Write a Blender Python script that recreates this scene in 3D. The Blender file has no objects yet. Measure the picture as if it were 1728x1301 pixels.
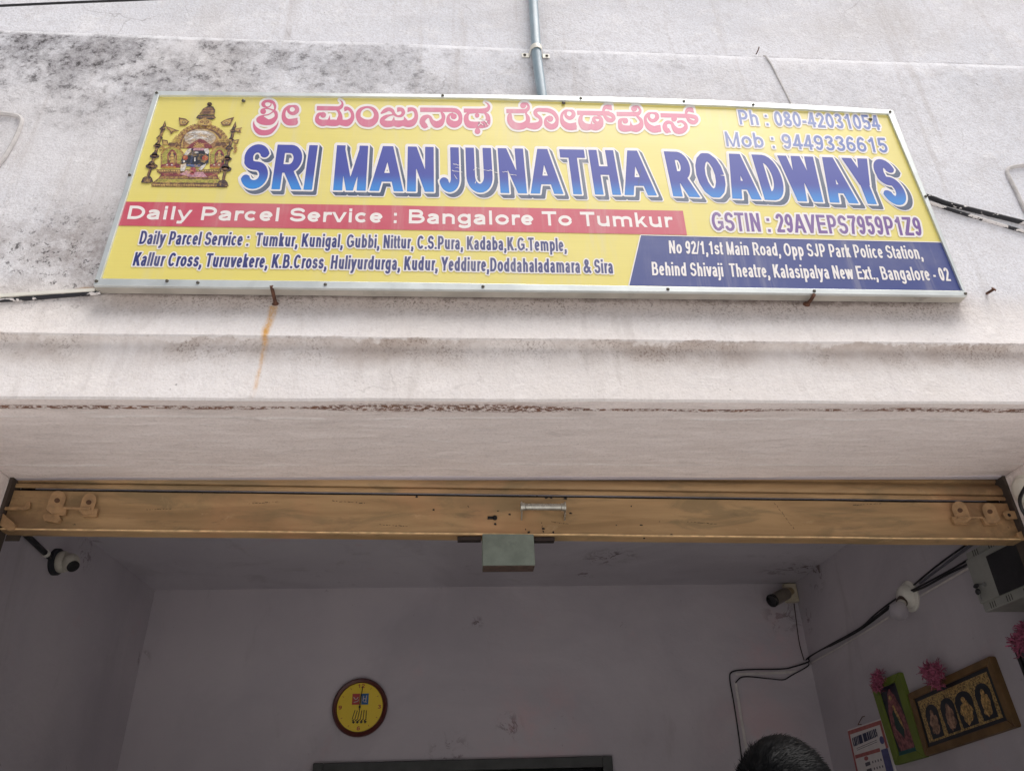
import bpy, bmesh, math, random
import numpy as np
from mathutils import Vector, Matrix, noise as mnoise
from mathutils.geometry import tessellate_polygon

random.seed(7)
R = math.radians
sc = bpy.context.scene
COL = sc.collection

# ---------------------------------------------------------------- camera
PW, PH = 1728.0, 1301.0
CXY = (864.0, 650.5)
FOC = 1278.3
C_R = Vector((0.9978784, -0.05941103, -0.02662752))
C_U = Vector((-0.00676819, -0.5014398, 0.86516606))
C_F = Vector((0.0647525, 0.86315031, 0.50077805))
EYE = Vector((0.0, 0.0, 1.6))
cam = bpy.data.cameras.new('camera')
cam_o = bpy.data.objects.new('camera', cam)
COL.objects.link(cam_o)
cam.sensor_fit = 'HORIZONTAL'
cam.sensor_width = 36.0
cam.lens = 36.0 * FOC / PW
cam.clip_start = 0.05
cam.clip_end = 3000
_m = Matrix((C_R, C_U, -C_F)).transposed().to_4x4()
_m.translation = EYE
cam_o.matrix_world = _m
sc.camera = cam_o

# ---------------------------------------------------------------- light
SUN_EL, SUN_AZ = R(71), R(130)          # azimuth measured from +Y towards +X
world = bpy.data.worlds.new('World')
sc.world = world
world.use_nodes = True
wt = world.node_tree
bg = wt.nodes['Background']
sky = wt.nodes.new('ShaderNodeTexSky')
sky.sky_type = 'NISHITA'
sky.sun_disc = False
sky.sun_elevation = SUN_EL
sky.sun_rotation = SUN_AZ
sky.air_density = 1.0
sky.dust_density = 6.0
sky.ozone_density = 1.0
hs = wt.nodes.new('ShaderNodeHueSaturation')
hs.inputs['Saturation'].default_value = 0.75
wt.links.new(sky.outputs[0], hs.inputs['Color'])
wt.links.new(hs.outputs[0], bg.inputs[0])
bg.inputs[1].default_value = 0.052

sun = bpy.data.lights.new('sun', 'SUN')
sun.energy = 2.9
sun.angle = R(48)
sun.color = (1.0, 0.975, 0.95)
sun_o = bpy.data.objects.new('sun', sun)
COL.objects.link(sun_o)
sdir = Vector((math.sin(SUN_AZ) * math.cos(SUN_EL), math.cos(SUN_AZ) * math.cos(SUN_EL), math.sin(SUN_EL)))
sun_o.rotation_euler = (-sdir).to_track_quat('-Z', 'Y').to_euler()
sun_o.location = sdir * 30

sc.view_settings.view_transform = 'Standard'
sc.view_settings.look = 'None'
sc.view_settings.exposure = 0.56
sc.view_settings.gamma = 1
sc.view_settings.use_curve_mapping = False
sc.render.engine = 'CYCLES'
sc.cycles.use_denoising = True
sc.cycles.max_bounces = 10
sc.cycles.diffuse_bounces = 6

# ---------------------------------------------------------------- helpers
def ray(px, py):
    return C_F * FOC + C_R * (px - CXY[0]) - C_U * (py - CXY[1])
def at_y(px, py, Y):
    q = ray(px, py); return EYE + q * (Y / q.y)
def at_x(px, py, X):
    q = ray(px, py); return EYE + q * (X / q.x)
def at_z(px, py, Z):
    q = ray(px, py); return EYE + q * ((Z - EYE.z) / q.z)

def lin(c):
    if isinstance(c, str):
        c = tuple(int(c[i:i + 2], 16) for i in (0, 2, 4))
    o = []
    for v in c[:3]:
        v = v / 255.0
        o.append(v / 12.92 if v <= 0.04045 else ((v + 0.055) / 1.055) ** 2.4)
    return (o[0], o[1], o[2], 1.0)

class NT:
    """small wrapper for writing node materials"""
    def __init__(self, name):
        self.mat = bpy.data.materials.new(name)
        self.mat.use_nodes = True
        self.t = self.mat.node_tree
        self.b = self.t.nodes['Principled BSDF']
        self._pos = None
    def n(self, typ, ins=None, **props):
        nd = self.t.nodes.new(typ)
        for k, v in props.items():
            setattr(nd, k, v)
        for k, v in (ins or {}).items():
            self.put(nd.inputs[k], v)
        return nd
    def put(self, sock, v):
        if isinstance(v, bpy.types.NodeSocket):
            self.t.links.new(v, sock)
        else:
            if sock.type == 'RGBA' and len(v) == 3:
                v = (*v, 1)
            sock.default_value = v
    def pos(self):
        if self._pos is None:
            self._pos = self.n('ShaderNodeNewGeometry').outputs['Position']
        return self._pos
    def xyz(self):
        s = self.n('ShaderNodeSeparateXYZ', {0: self.pos()})
        return s.outputs[0], s.outputs[1], s.outputs[2]
    def m(self, op, a, b=0.0, c=0.0, clamp=False):
        nd = self.n('ShaderNodeMath', {0: a, 1: b, 2: c}, operation=op, use_clamp=clamp)
        return nd.outputs[0]
    def scaled(self, s, off=(0, 0, 0)):
        return self.n('ShaderNodeMapping', {'Vector': self.pos(), 'Scale': s, 'Location': off}).outputs[0]
    def noise(self, scale, detail=4, rough=0.55, dist=0.0, vec=None):
        return self.n('ShaderNodeTexNoise', {'Vector': vec if vec is not None else self.pos(), 'Scale': scale, 'Detail': detail,
                                             'Roughness': rough, 'Distortion': dist}).outputs[0]
    def step(self, v, lo, hi, a=0.0, b=1.0):
        nd = self.n('ShaderNodeMapRange', {0: v, 1: lo, 2: hi, 3: a, 4: b}, interpolation_type='SMOOTHSTEP')
        return nd.outputs[0]
    def band(self, v, a, b, c, d):
        return self.m('MULTIPLY', self.step(v, a, b), self.step(v, c, d, 1.0, 0.0))
    def mul(self, *a):
        r = a[0]
        for k in a[1:]:
            r = self.m('MULTIPLY', r, k)
        return r
    def mix(self, f, a, b, mode='MIX'):
        nd = self.n('ShaderNodeMix', data_type='RGBA', blend_type=mode)
        self.put(nd.inputs[0], f); self.put(nd.inputs[6], a); self.put(nd.inputs[7], b)
        return nd.outputs[2]
    def bump(self, h, strength=0.3, dist=0.01, prev=None):
        ins = {'Height': h, 'Strength': strength, 'Distance': dist}
        if prev is not None: ins['Normal'] = prev
        return self.n('ShaderNodeBump', ins).outputs[0]
    def out(self, col=None, rough=None, metal=None, normal=None, spec=None, **kw):
        for k, v in (('Base Color', col), ('Roughness', rough), ('Metallic', metal), ('Normal', normal), ('Specular IOR Level', spec)):
            if v is not None: self.put(self.b.inputs[k], v)
        for k, v in kw.items():
            self.put(self.b.inputs[k.replace('_', ' ')], v)
        return self.mat

def plain(name, col, rough=0.5, metal=0.0, spec=0.5, vary=0.12, scale=40, bump=0.0, dirt=0.0):
    """a plain painted / plastic / metal surface with slight mottling"""
    g = NT(name)
    c = lin(col)
    d = tuple(v * (1 - vary) for v in c[:3]) + (1,)
    u = tuple(min(1, v * (1 + vary)) for v in c[:3]) + (1,)
    colr = g.mix(g.step(g.noise(scale, 5), 0.3, 0.7), d, u)
    if dirt:
        dm = g.mul(g.step(g.noise(scale * 0.7, 8, 0.7), 0.55, 0.72), dirt)
        colr = g.mix(dm, colr, tuple(v * 0.25 for v in c[:3]) + (1,))
    nrm = g.bump(g.noise(scale * 3, 4), bump, 0.002) if bump else None
    return g.out(colr, g.step(g.noise(scale * 0.6, 3), 0.2, 0.8, max(0.05, rough - 0.08), min(1, rough + 0.08)), metal, nrm, spec)

class MB:
    def __init__(self):
        self.v = []; self.f = []
    def add(self, vs, fs):
        o = len(self.v)
        self.v += [tuple(p) for p in vs]
        self.f += [tuple(i + o for i in f) for f in fs]
    def quad(self, a, b, c, d):
        self.add([a, b, c, d], [(0, 1, 2, 3)])
    def box(self, lo, hi):
        (x0, y0, z0), (x1, y1, z1) = lo, hi
        self.add([(x0, y0, z0), (x1, y0, z0), (x1, y1, z0), (x0, y1, z0), (x0, y0, z1), (x1, y0, z1), (x1, y1, z1), (x0, y1, z1)],
                 [(0, 3, 2, 1), (4, 5, 6, 7), (0, 1, 5, 4), (1, 2, 6, 5), (2, 3, 7, 6), (3, 0, 4, 7)])
    def prism(self, pts, vec):
        """flat outline pts (3D) given a real thickness along vec"""
        n = len(pts); vec = Vector(vec)
        a = [Vector(p) for p in pts]; b = [p + vec for p in a]
        o = len(self.v)
        self.v += [tuple(p) for p in a + b]
        tris = tessellate_polygon([a])
        nv = Vector((0, 0, 0))
        for i in range(n):
            nv += a[i].cross(a[(i + 1) % n])
        flip = nv.dot(vec) > 0
        for t in tris:
            e1 = a[t[1]] - a[t[0]]; e2 = a[t[2]] - a[t[0]]
            t = tuple(t)
            if e1.cross(e2).dot(vec) > 0: t = t[::-1]
            self.f.append(tuple(o + i for i in t))
            self.f.append(tuple(o + n + i for i in t[::-1]))
        for i in range(n):
            j = (i + 1) % n
            q = (o + i, o + j, o + n + j, o + n + i)
            self.f.append(q[::-1] if not flip else q)
    def flat(self, pts):
        a = [Vector(p) for p in pts]
        o = len(self.v)
        self.v += [tuple(p) for p in a]
        for t in tessellate_polygon([a]):
            self.f.append(tuple(o + i for i in t))
    def tube(self, pts, r, n=8, cap=True, smooth=0):
        pts = [Vector(p) for p in pts]
        rs = list(r) if isinstance(r, (list, tuple)) else [r] * len(pts)
        if smooth and len(pts) > 2:
            q = []; rr = []
            for i in range(len(pts) - 1):
                p0 = pts[max(i - 1, 0)]; p1 = pts[i]; p2 = pts[i + 1]; p3 = pts[min(i + 2, len(pts) - 1)]
                for k in range(smooth):
                    t = k / smooth
                    q.append(0.5 * ((2 * p1) + (p2 - p0) * t + (2 * p0 - 5 * p1 + 4 * p2 - p3) * t * t + (3 * p1 - p0 - 3 * p2 + p3) * t ** 3))
                    rr.append(rs[i] * (1 - t) + rs[i + 1] * t)
            q.append(pts[-1]); rr.append(rs[-1]); pts, rs = q, rr
        o = len(self.v); N = None
        for i, p in enumerate(pts):
            T = (pts[min(i + 1, len(pts) - 1)] - pts[max(i - 1, 0)]).normalized()
            if N is None:
                N = T.orthogonal().normalized()
            else:
                N = (N - T * N.dot(T))
                N = N.normalized() if N.length > 1e-6 else T.orthogonal().normalized()
            B = T.cross(N)
            for k in range(n):
                a = 2 * math.pi * k / n
                self.v.append(tuple(p + (N * math.cos(a) + B * math.sin(a)) * rs[i]))
        for i in range(len(pts) - 1):
            for k in range(n):
                a = o + i * n + k; b = o + i * n + (k + 1) % n
                self.f.append((a, b, b + n, a + n))
        if cap:
            self.f.append(tuple(o + k for k in range(n))[::-1])
            e = o + (len(pts) - 1) * n
            self.f.append(tuple(e + k for k in range(n)))
    def lathe(self, prof, origin, axis, n=24):
        """prof: list of (radius, height along axis)"""
        A = Vector(axis).normalized(); N = A.orthogonal().normalized(); B = A.cross(N); O = Vector(origin)
        o = len(self.v)
        for rr, h in prof:
            for k in range(n):
                a = 2 * math.pi * k / n
                self.v.append(tuple(O + A * h + (N * math.cos(a) + B * math.sin(a)) * rr))
        for i in range(len(prof) - 1):
            for k in range(n):
                a = o + i * n + k; b = o + i * n + (k + 1) % n
                self.f.append((a, b, b + n, a + n))
        self.f.append(tuple(o + k for k in range(n))[::-1])
        e = o + (len(prof) - 1) * n
        self.f.append(tuple(e + k for k in range(n)))
    def ellipsoid(self, c, r, nu=16, nv=10):
        c = Vector(c); o = len(self.v)
        for j in range(nv + 1):
            th = math.pi * j / nv
            for i in range(nu):
                ph = 2 * math.pi * i / nu
                self.v.append((c.x + r[0] * math.sin(th) * math.cos(ph), c.y + r[1] * math.sin(th) * math.sin(ph), c.z + r[2] * math.cos(th)))
        for j in range(nv):
            for i in range(nu):
                a = o + j * nu + i; b = o + j * nu + (i + 1) % nu
                self.f.append((a, a + nu, b + nu, b))
    def build(self, name, mat, parent=None, smooth=False, bevel=0.0):
        me = bpy.data.meshes.new(name)
        me.from_pydata(self.v, [], self.f)
        me.validate()
        me.update()
        if mat: me.materials.append(mat)
        if smooth:
            me.polygons.foreach_set('use_smooth', [True] * len(me.polygons))
            try: me.set_sharp_from_angle(angle=R(40))
            except Exception: pass
        o = bpy.data.objects.new(name, me)
        COL.objects.link(o)
        if parent:
            set_parent(o, parent)
        if bevel:
            b = o.modifiers.new('bevel', 'BEVEL'); b.width = bevel; b.segments = 2; b.limit_method = 'ANGLE'
        return o

def world_of(o):
    m = Matrix.Translation(o.location)
    return m if o.parent is None else world_of(o.parent) @ o.matrix_parent_inverse @ m
def set_parent(o, p):
    o.parent = p
    o.matrix_parent_inverse = world_of(p).inverted()
def tag(o, label=None, cat=None, group=None, kind=None):
    if label: o['label'] = label
    if cat: o['category'] = cat
    if group: o['group'] = group
    if kind: o['kind'] = kind
    return o
def empty(name, loc, label, cat, group=None):
    o = bpy.data.objects.new(name, None)
    o.empty_display_size = 0.1
    COL.objects.link(o)
    o.location = loc
    return tag(o, label, cat, group)

# ---------------------------------------------------------------- print engine: distance fields -> flat ink sheets
def sd_box(X, Y, x0, y0, x1, y1, r):
    dx, dy = x1 - x0, y1 - y0
    L = math.hypot(dx, dy) or 1e-9
    ux, uy = dx / L, dy / L
    mx, my = (x0 + x1) / 2, (y0 + y1) / 2
    a = np.abs((X - mx) * ux + (Y - my) * uy) - L / 2
    b = np.abs(-(X - mx) * uy + (Y - my) * ux) - r
    return np.minimum(np.maximum(a, b), 0) + np.hypot(np.maximum(a, 0), np.maximum(b, 0))
def sd_cone(X, Y, x0, y0, r0, x1, y1, r1):
    dx, dy = x1 - x0, y1 - y0
    L2 = dx * dx + dy * dy or 1e-9
    t = np.clip(((X - x0) * dx + (Y - y0) * dy) / L2, 0, 1)
    return np.hypot(X - x0 - t * dx, Y - y0 - t * dy) - (r0 + (r1 - r0) * t)
def sd_poly(X, Y, pts):
    """signed distance to a simple polygon"""
    d = np.full(X.shape, 1e9); s = np.zeros(X.shape, bool)
    n = len(pts)
    for i in range(n):
        x0, y0 = pts[i]; x1, y1 = pts[(i + 1) % n]
        d = np.minimum(d, sd_cone(X, Y, x0, y0, 0, x1, y1, 0))
        if y0 != y1:
            c = ((y0 <= Y) != (y1 <= Y)) & (X < (x1 - x0) * (Y - y0) / (y1 - y0) + x0)
            s ^= c
    return np.where(s, -d, d)

class Field:
    def __init__(self, x0, y0, x1, y1, cell):
        self.x0, self.y0, self.cell = x0, y0, cell
        self.nx = int((x1 - x0) / cell) + 2; self.ny = int((y1 - y0) / cell) + 2
        self.d = np.full((self.ny, self.nx), 50.0)
    def win(self, xa, ya, xb, yb, pad):
        i0 = max(0, int((xa - pad - self.x0) / self.cell)); i1 = min(self.nx, int((xb + pad - self.x0) / self.cell) + 2)
        j0 = max(0, int((ya - pad - self.y0) / self.cell)); j1 = min(self.ny, int((yb + pad - self.y0) / self.cell) + 2)
        if i1 <= i0 or j1 <= j0: return None
        xs = self.x0 + self.cell * np.arange(i0, i1); ys = self.y0 + self.cell * np.arange(j0, j1)
        X, Y = np.meshgrid(xs, ys)
        return (slice(j0, j1), slice(i0, i1)), X, Y
    def put(self, prims, pad=12):
        for p in prims:
            k = p[0]
            if k == 'box': _, x0, y0, x1, y1, r = p; bb = (min(x0, x1) - r, min(y0, y1) - r, max(x0, x1) + r, max(y0, y1) + r)
            elif k == 'cone': _, x0, y0, r0, x1, y1, r1 = p; q = max(r0, r1); bb = (min(x0, x1) - q, min(y0, y1) - q, max(x0, x1) + q, max(y0, y1) + q)
            else:
                pts = p[1]; bb = (min(a for a, b in pts), min(b for a, b in pts), max(a for a, b in pts), max(b for a, b in pts))
            w = self.win(*bb, pad)
            if w is None: continue
            sl, X, Y = w
            d = sd_box(X, Y, *p[1:]) if k == 'box' else sd_cone(X, Y, *p[1:]) if k == 'cone' else sd_poly(X, Y, p[1])
            self.d[sl] = np.minimum(self.d[sl], d)

def sheet(field, d, level, mapf, name, mat, parent):
    """ink sheet where d < level, edges interpolated (marching squares with merged runs)"""
    v = d - level
    ny, nx = v.shape
    ins = v < 0
    cnt = ins[:-1, :-1].astype(int) + ins[1:, :-1] + ins[:-1, 1:] + ins[1:, 1:]
    mb = MB(); vid = {}; vs = []
    def P(x, y):
        key = (round(x, 4), round(y, 4))
        i = vid.get(key)
        if i is None:
            i = vid[key] = len(vs)
            vs.append(mapf(field.x0 + x * field.cell, field.y0 + y * field.cell))
        return i
    fs = []
    for j in range(ny - 1):
        row = cnt[j]
        if not row.any(): continue
        nz = np.nonzero(row)[0]
        k = 0
        while k < len(nz):
            i = int(nz[k])
            if row[i] == 4:
                e = k
                while e + 1 < len(nz) and nz[e + 1] == nz[e] + 1 and row[nz[e + 1]] == 4 and nz[e + 1] - i < 40: e += 1
                i2 = int(nz[e]) + 1
                fs.append((P(i, j), P(i2, j), P(i2, j + 1), P(i, j + 1)))
                k = e + 1
                continue
            cs = [(i, j), (i + 1, j), (i + 1, j + 1), (i, j + 1)]
            vv = [v[j, i], v[j, i + 1], v[j + 1, i + 1], v[j + 1, i]]
            poly = []
            for q in range(4):
                a, b = vv[q], vv[(q + 1) % 4]
                if a < 0: poly.append(P(*cs[q]))
                if (a < 0) != (b < 0):
                    t = a / (a - b)
                    c0, c1 = cs[q], cs[(q + 1) % 4]
                    poly.append(P(c0[0] + (c1[0] - c0[0]) * t, c0[1] + (c1[1] - c0[1]) * t))
            pp = []
            for q in poly:
                if not pp or pp[-1] != q: pp.append(q)
            if len(pp) > 1 and pp[0] == pp[-1]: pp.pop()
            if len(pp) >= 3: fs.append(tuple(pp))
            k += 1
    mb.v = [tuple(p) for p in vs]; mb.f = fs
    return mb.build(name, mat, parent)

# stroke alphabet (cap height 1); widths follow a bold grotesque
ADV = {' ': .388, '&': 1.008, ',': .388, '-': .465, '.': .388, '/': .388, ':': .465, 'A': 1.008, 'B': 1.008, 'C': 1.008, 'D': 1.008, 'E': .93,
       'F': .853, 'G': 1.087, 'H': 1.008, 'I': .388, 'J': .777, 'K': 1.008, 'L': .853, 'M': 1.163, 'N': 1.008, 'O': 1.087, 'P': .93, 'Q': 1.087,
       'R': 1.008, 'S': .93, 'T': .853, 'U': 1.008, 'V': .93, 'W': 1.318, 'X': .93, 'Y': .93, 'Z': .853, 'a': .777, 'b': .853, 'c': .777,
       'd': .853, 'e': .777, 'f': .465, 'g': .853, 'h': .853, 'i': .388, 'j': .388, 'k': .777, 'l': .388, 'm': 1.242, 'n': .853, 'o': .853,
       'p': .853, 'q': .853, 'r': .543, 's': .777, 't': .465, 'u': .853, 'v': .777, 'w': 1.087, 'x': .777, 'y': .777, 'z': .698}
for _c in '0123456789': ADV[_c] = .777
def arc(cx, cy, rx, ry, a0, a1, n=14):
    return [(cx + rx * math.cos(R(a0 + (a1 - a0) * k / n)), cy + ry * math.sin(R(a0 + (a1 - a0) * k / n))) for k in range(n + 1)]
def glyph(ch, ax, ay):
    """list of ('s', points) strokes and ('d', x0,y0,x1,y1,hw) slanted bars with level ends"""
    A = ADV[ch]; X = .735; D = -.28
    l, r = .1 + ax, A - .1 - ax                  # stems
    lo, ro = .055 + ax, A - .055 - ax            # bowls
    c = A / 2; t = 1 - ay; b = ay; h = .5
    xt = X - ay
    hw = ax * 1.06
    S = lambda *p: ('s', list(p))
    O = lambda cx, cy, rx, ry, a0, a1: ('s', arc(cx, cy, rx, ry, a0, a1))
    G = lambda x0, y0, x1, y1, k=1.0: ('d', x0, y0, x1, y1, hw * k)
    DOT = lambda x, y: ('s', [(x, y - ay * 1.1), (x, y + ay * 1.1)])
    rx = (ro - lo) / 2
    if ch == 'A': return [G(hw, 0, c - hw * .12, 1), G(A - hw, 0, c + hw * .12, 1), S((.24 * A, .3), (.76 * A, .3))]
    if ch == 'B':
        q = .53
        return [S((l, 0), (l, 1)), S((l, t), (.5 * A, t), *arc(.52 * A, (t + q) / 2, r - .06 - .52 * A, (t - q) / 2, 90, -90), (l, q)),
                S((l, q), (.5 * A, q), *arc(.53 * A, (b + q) / 2, r + .03 - .53 * A, (q - b) / 2, 90, -90), (l, b))]
    if ch == 'C': return [O(c + .01, h, rx, h - b, 38, 322)]
    if ch == 'D': return [S((l, 0), (l, 1)), S((l, t), (.42 * A, t), *arc(.44 * A, h, r + .03 - .44 * A, h - b, 90, -90), (l, b))]
    if ch == 'E': return [S((l, 0), (l, 1)), S((l, t), (A - .06, t)), S((l, .52), (A - .1, .52)), S((l, b), (A - .04, b))]
    if ch == 'F': return [S((l, 0), (l, 1)), S((l, t), (A - .04, t)), S((l, .5), (A - .1, .5))]
    if ch == 'G': return [O(c, h, rx, h - b, 40, 318), S((ro, .13), (ro, .52)), S((c + .02, .45), (ro, .45))]
    if ch == 'H': return [S((l, 0), (l, 1)), S((r, 0), (r, 1)), S((l, .53), (r, .53))]
    if ch == 'I': return [S((c, 0), (c, 1))]
    if ch == 'J': return [S((r, 1), (r, .3), *arc((lo + r) / 2, .3, (r - lo) / 2, .3 - b, 0, -170))]
    if ch == 'K': return [S((l, 0), (l, 1)), G(l + .04, .3, r - .02, 1, 1.15), G(r + .06, 0, .42 * A, .6, 1.15)]
    if ch == 'L': return [S((l, 0), (l, 1)), S((l, b), (A - .04, b))]
    if ch == 'M': return [S((l, 0), (l, 1)), S((r, 0), (r, 1)), G(c, 0, l + .0, 1, .72), G(c, 0, r - .0, 1, .72)]
    if ch == 'N': return [S((l, 0), (l, 1)), S((r, 0), (r, 1)), G(r - .01, 0, l + .01, 1, .9)]
    if ch in 'OQ':
        g = [O(c, h, rx, h - b, 0, 360)]
        return g + ([S((c + .1, .25), (ro, .02))] if ch == 'Q' else [])
    if ch == 'P': return [S((l, 0), (l, 1)), S((l, t), (.5 * A, t), *arc(.52 * A, (t + .42) / 2, r + .03 - .52 * A, (t - .42) / 2, 90, -90), (l, .42))]
    if ch == 'R': return [S((l, 0), (l, 1)), S((l, t), (.5 * A, t), *arc(.52 * A, (t + .46) / 2, r - .52 * A, (t - .46) / 2, 90, -90), (l, .46)), G(A - hw - .0, 0, .5 * A, .46, 1.1)]
    if ch == 'S':
        q = .51
        return [S(*arc(c, (t + q) / 2, rx - .03, (t - q) / 2, 12, 200), *arc(c - .02, (t + q) / 2 + .0, rx - .02, (t - q) / 2, 215, 265, 4),
                  *arc(c + .02, (b + q) / 2, rx - .02, (q - b) / 2, 85, 40, 4), *arc(c, (b + q) / 2, rx, (q - b) / 2, 20, -168))]
    if ch == 'T': return [S((c, 0), (c, 1)), S((.03, t), (A - .03, t))]
    if ch == 'U': return [S((l, 1), (l, .36), *arc(c, .36, r - c, .36 - b, 180, 360), (r, 1))]
    if ch == 'V': return [G(c, 0, hw, 1), G(c, 0, A - hw, 1)]
    if ch == 'W': return [G(.29 * A, 0, hw, 1, .95), G(.29 * A, 0, c, 1, .95), G(.71 * A, 0, c, 1, .95), G(.71 * A, 0, A - hw, 1, .95)]
    if ch == 'X': return [G(hw, 0, A - hw, 1, 1.1), G(A - hw, 0, hw, 1, 1.1)]
    if ch == 'Y': return [S((c, 0), (c, .46)), G(c, .4, hw, 1, 1.05), G(c, .4, A - hw, 1, 1.05)]
    if ch == 'Z': return [S((.05, t), (A - .05, t)), S((.04, b), (A - .04, b)), G(.06 + hw, .1, A - .06 - hw, .9, 1.2)]
    if ch == '0': return [O(c, h, rx, h - b, 0, 360)]
    if ch == '1': return [S((c + .08, 0), (c + .08, 1)), S((c + .06, .88), (c - .2, .7))]
    if ch == '2': return [S(*arc(c, 1 - .3, rx, .3 - ay, 168, -25), (.3, .24), (lo + .02, b + .03)), S((.05, b), (A - .06, b))]
    if ch == '3': return [S(*arc(c, .75, rx - .03, .25 - ay, 160, -60), (c, .53)), S((c - .04, .53), (c, .53), *arc(c, .28, rx, .28 - ay + .0, 70, -160))]
    if ch == '4': return [S((A * .68, 0), (A * .68, 1)), S((.03, .28), (A - .03, .28)), G(.06 + hw, .26, A * .66 - hw * .2, 1, .95)]
    if ch == '5': return [S((A - .1, t), (.2, t), (.14 + ax * .5, .5)), S((.17, .47), *arc(c - .01, .33, rx, .33 - ay, 130, -165))]
    if ch == '6': return [O(c, .32, rx, .32 - ay, 0, 360), S(*arc(c + .02, h, rx, h - b, 42, 195))]
    if ch == '9': return [O(c, .68, rx, .32 - ay, 0, 360), S(*arc(c - .02, h, rx, h - b, 222, 375))]
    if ch == '7': return [S((.06, t), (A - .06, t)), S((A - .1, t), (c + .05, .55), (c - .08, 0))]
    if ch == '8': return [O(c, .75, rx - .04, .25 - ay, 0, 360), O(c, .27, rx, .27 - ay, 0, 360)]
    if ch == 'a': return [S((r, 0), (r, .48), *arc((lo + r) / 2, .48, (r - lo) / 2, xt - .48, 0, 150)), S((r, .42), (c, .4), *arc(c - .03, .22 - 0, c - .03 - lo, .22 - ay + .02, 90, 300), (r, .16))]
    if ch == 'b': return [S((l, 0), (l, 1)), O((l + ro) / 2, X / 2, (ro - l) / 2, X / 2 - ay, 0, 360)]
    if ch == 'd': return [S((r, 0), (r, 1)), O((lo + r) / 2, X / 2, (r - lo) / 2, X / 2 - ay, 0, 360)]
    if ch == 'p': return [S((l, D), (l, X)), O((l + ro) / 2, X / 2, (ro - l) / 2, X / 2 - ay, 0, 360)]
    if ch == 'q': return [S((r, D), (r, X)), O((lo + r) / 2, X / 2, (r - lo) / 2, X / 2 - ay, 0, 360)]
    if ch == 'o': return [O(c, X / 2, rx, X / 2 - ay, 0, 360)]
    if ch == 'c': return [O(c, X / 2, rx, X / 2 - ay, 42, 318)]
    if ch == 'e': return [S(*arc(c, X / 2, rx, X / 2 - ay, 0, 320, 20)), S((lo, X / 2), (ro, X / 2))]
    if ch == 'f': return [S((c - .0, 0), (c, .8), *arc(c + .15, .82, .15, t - .82, 180, 90, 5), (A + .0, t)), S((.02, xt), (A - .03, xt))]
    if ch == 'g': return [O((lo + r) / 2, X / 2 + .01, (r - lo) / 2, X / 2 - ay, 0, 360), S((r, X), (r, -.05), *arc((lo + r) / 2, -.05, (r - lo) / 2, .23 - ay, 0, -155))]
    if ch == 'h': return [S((l, 0), (l, 1)), S((l, .42), *arc(c, .46, r - c, xt - .46, 175, 0), (r, 0))]
    if ch == 'n': return [S((l, 0), (l, X)), S((l, .42), *arc(c, .46, r - c, xt - .46, 175, 0), (r, 0))]
    if ch == 'm':
        k = (r - l) / 4
        return [S((l, 0), (l, X)), S((l, .44), *arc(l + k, .5, k, xt - .5, 175, 0), (c, 0)), S((c, .44), *arc(c + k, .5, k, xt - .5, 175, 0), (r, 0))]
    if ch == 'u': return [S((r, 0), (r, X)), S((l, X), (l, .28), *arc(c, .28, c - l, .28 - ay, 180, 355), (r, .3))]
    if ch == 'i': return [S((c, 0), (c, X)), DOT(c, 1 - ay * 1.0)]
    if ch == 'j': return [S((c, X), (c, -.12), (c - .05, D + ay), (c - .22, D + ay)), DOT(c, 1 - ay * 1.0)]
    if ch == 'l': return [S((c, 0), (c, 1))]
    if ch == 'k': return [S((l, 0), (l, 1)), G(l + .04, .22, r - .0, X, 1.15), G(r + .05, 0, .45 * A, .46, 1.15)]
    if ch == 'r': return [S((l, 0), (l, X)), S((l, .4), (l + .06, xt - .06), (l + .16, xt), (A - .0, xt - .01))]
    if ch == 's':
        q = X / 2
        return [S(*arc(c, (xt + q) / 2, rx - .03, (xt - q) / 2, 15, 200), *arc(c, (xt + q) / 2, rx - .02, (xt - q) / 2, 215, 265, 4),
                  *arc(c, (b + q) / 2, rx - .02, (q - b) / 2, 85, 40, 4), *arc(c, (b + q) / 2, rx, (q - b) / 2, 20, -168))]
    if ch == 't': return [S((c - .02, .95), (c - .02, .2), (c + .03, b), (A - .02, b)), S((.02, xt), (A - .03, xt))]
    if ch == 'v': return [G(c, 0, hw, X), G(c, 0, A - hw, X)]
    if ch == 'w': return [G(.29 * A, 0, hw, X, .95), G(.29 * A, 0, c, X, .95), G(.71 * A, 0, c, X, .95), G(.71 * A, 0, A - hw, X, .95)]
    if ch == 'x': return [G(hw, 0, A - hw, X, 1.1), G(A - hw, 0, hw, X, 1.1)]
    if ch == 'y': return [G(c - .0, 0, hw, X), G(c - .1, D + .1, A - hw, X), S((c - .06, D + .12), (c - .16, D + ay), (.06, D + ay))]
    if ch == 'z': return [S((.05, xt), (A - .05, xt)), S((.04, b), (A - .04, b)), G(.06 + hw, .08, A - .06 - hw, X - .08, 1.2)]
    if ch == ',': return [S((c, 0), (c, ay * 2)), S((c + ax * .5, ay * .6), (c - ax * .6, -.2))]
    if ch == '.': return [S((c, 0), (c, ay * 2))]
    if ch == ':': return [S((c, 0), (c, ay * 2)), S((c, X - ay * 2), (c, X))]
    if ch == '-': return [S((.06, .36), (A - .06, .36))]
    if ch == '/': return [G(.02, 0, A - .02, 1, .7)]
    if ch == '&': return [O(c - .05, .77, .17, .23 - ay, 0, 360), S((c - .15, .62), (A - .06, .02)), S((c + .02, .58), *arc(c - .12, .26, .27 - ax * .2, .26 - ay, 100, 330), (A - .16, .44))]
    return []

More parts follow.
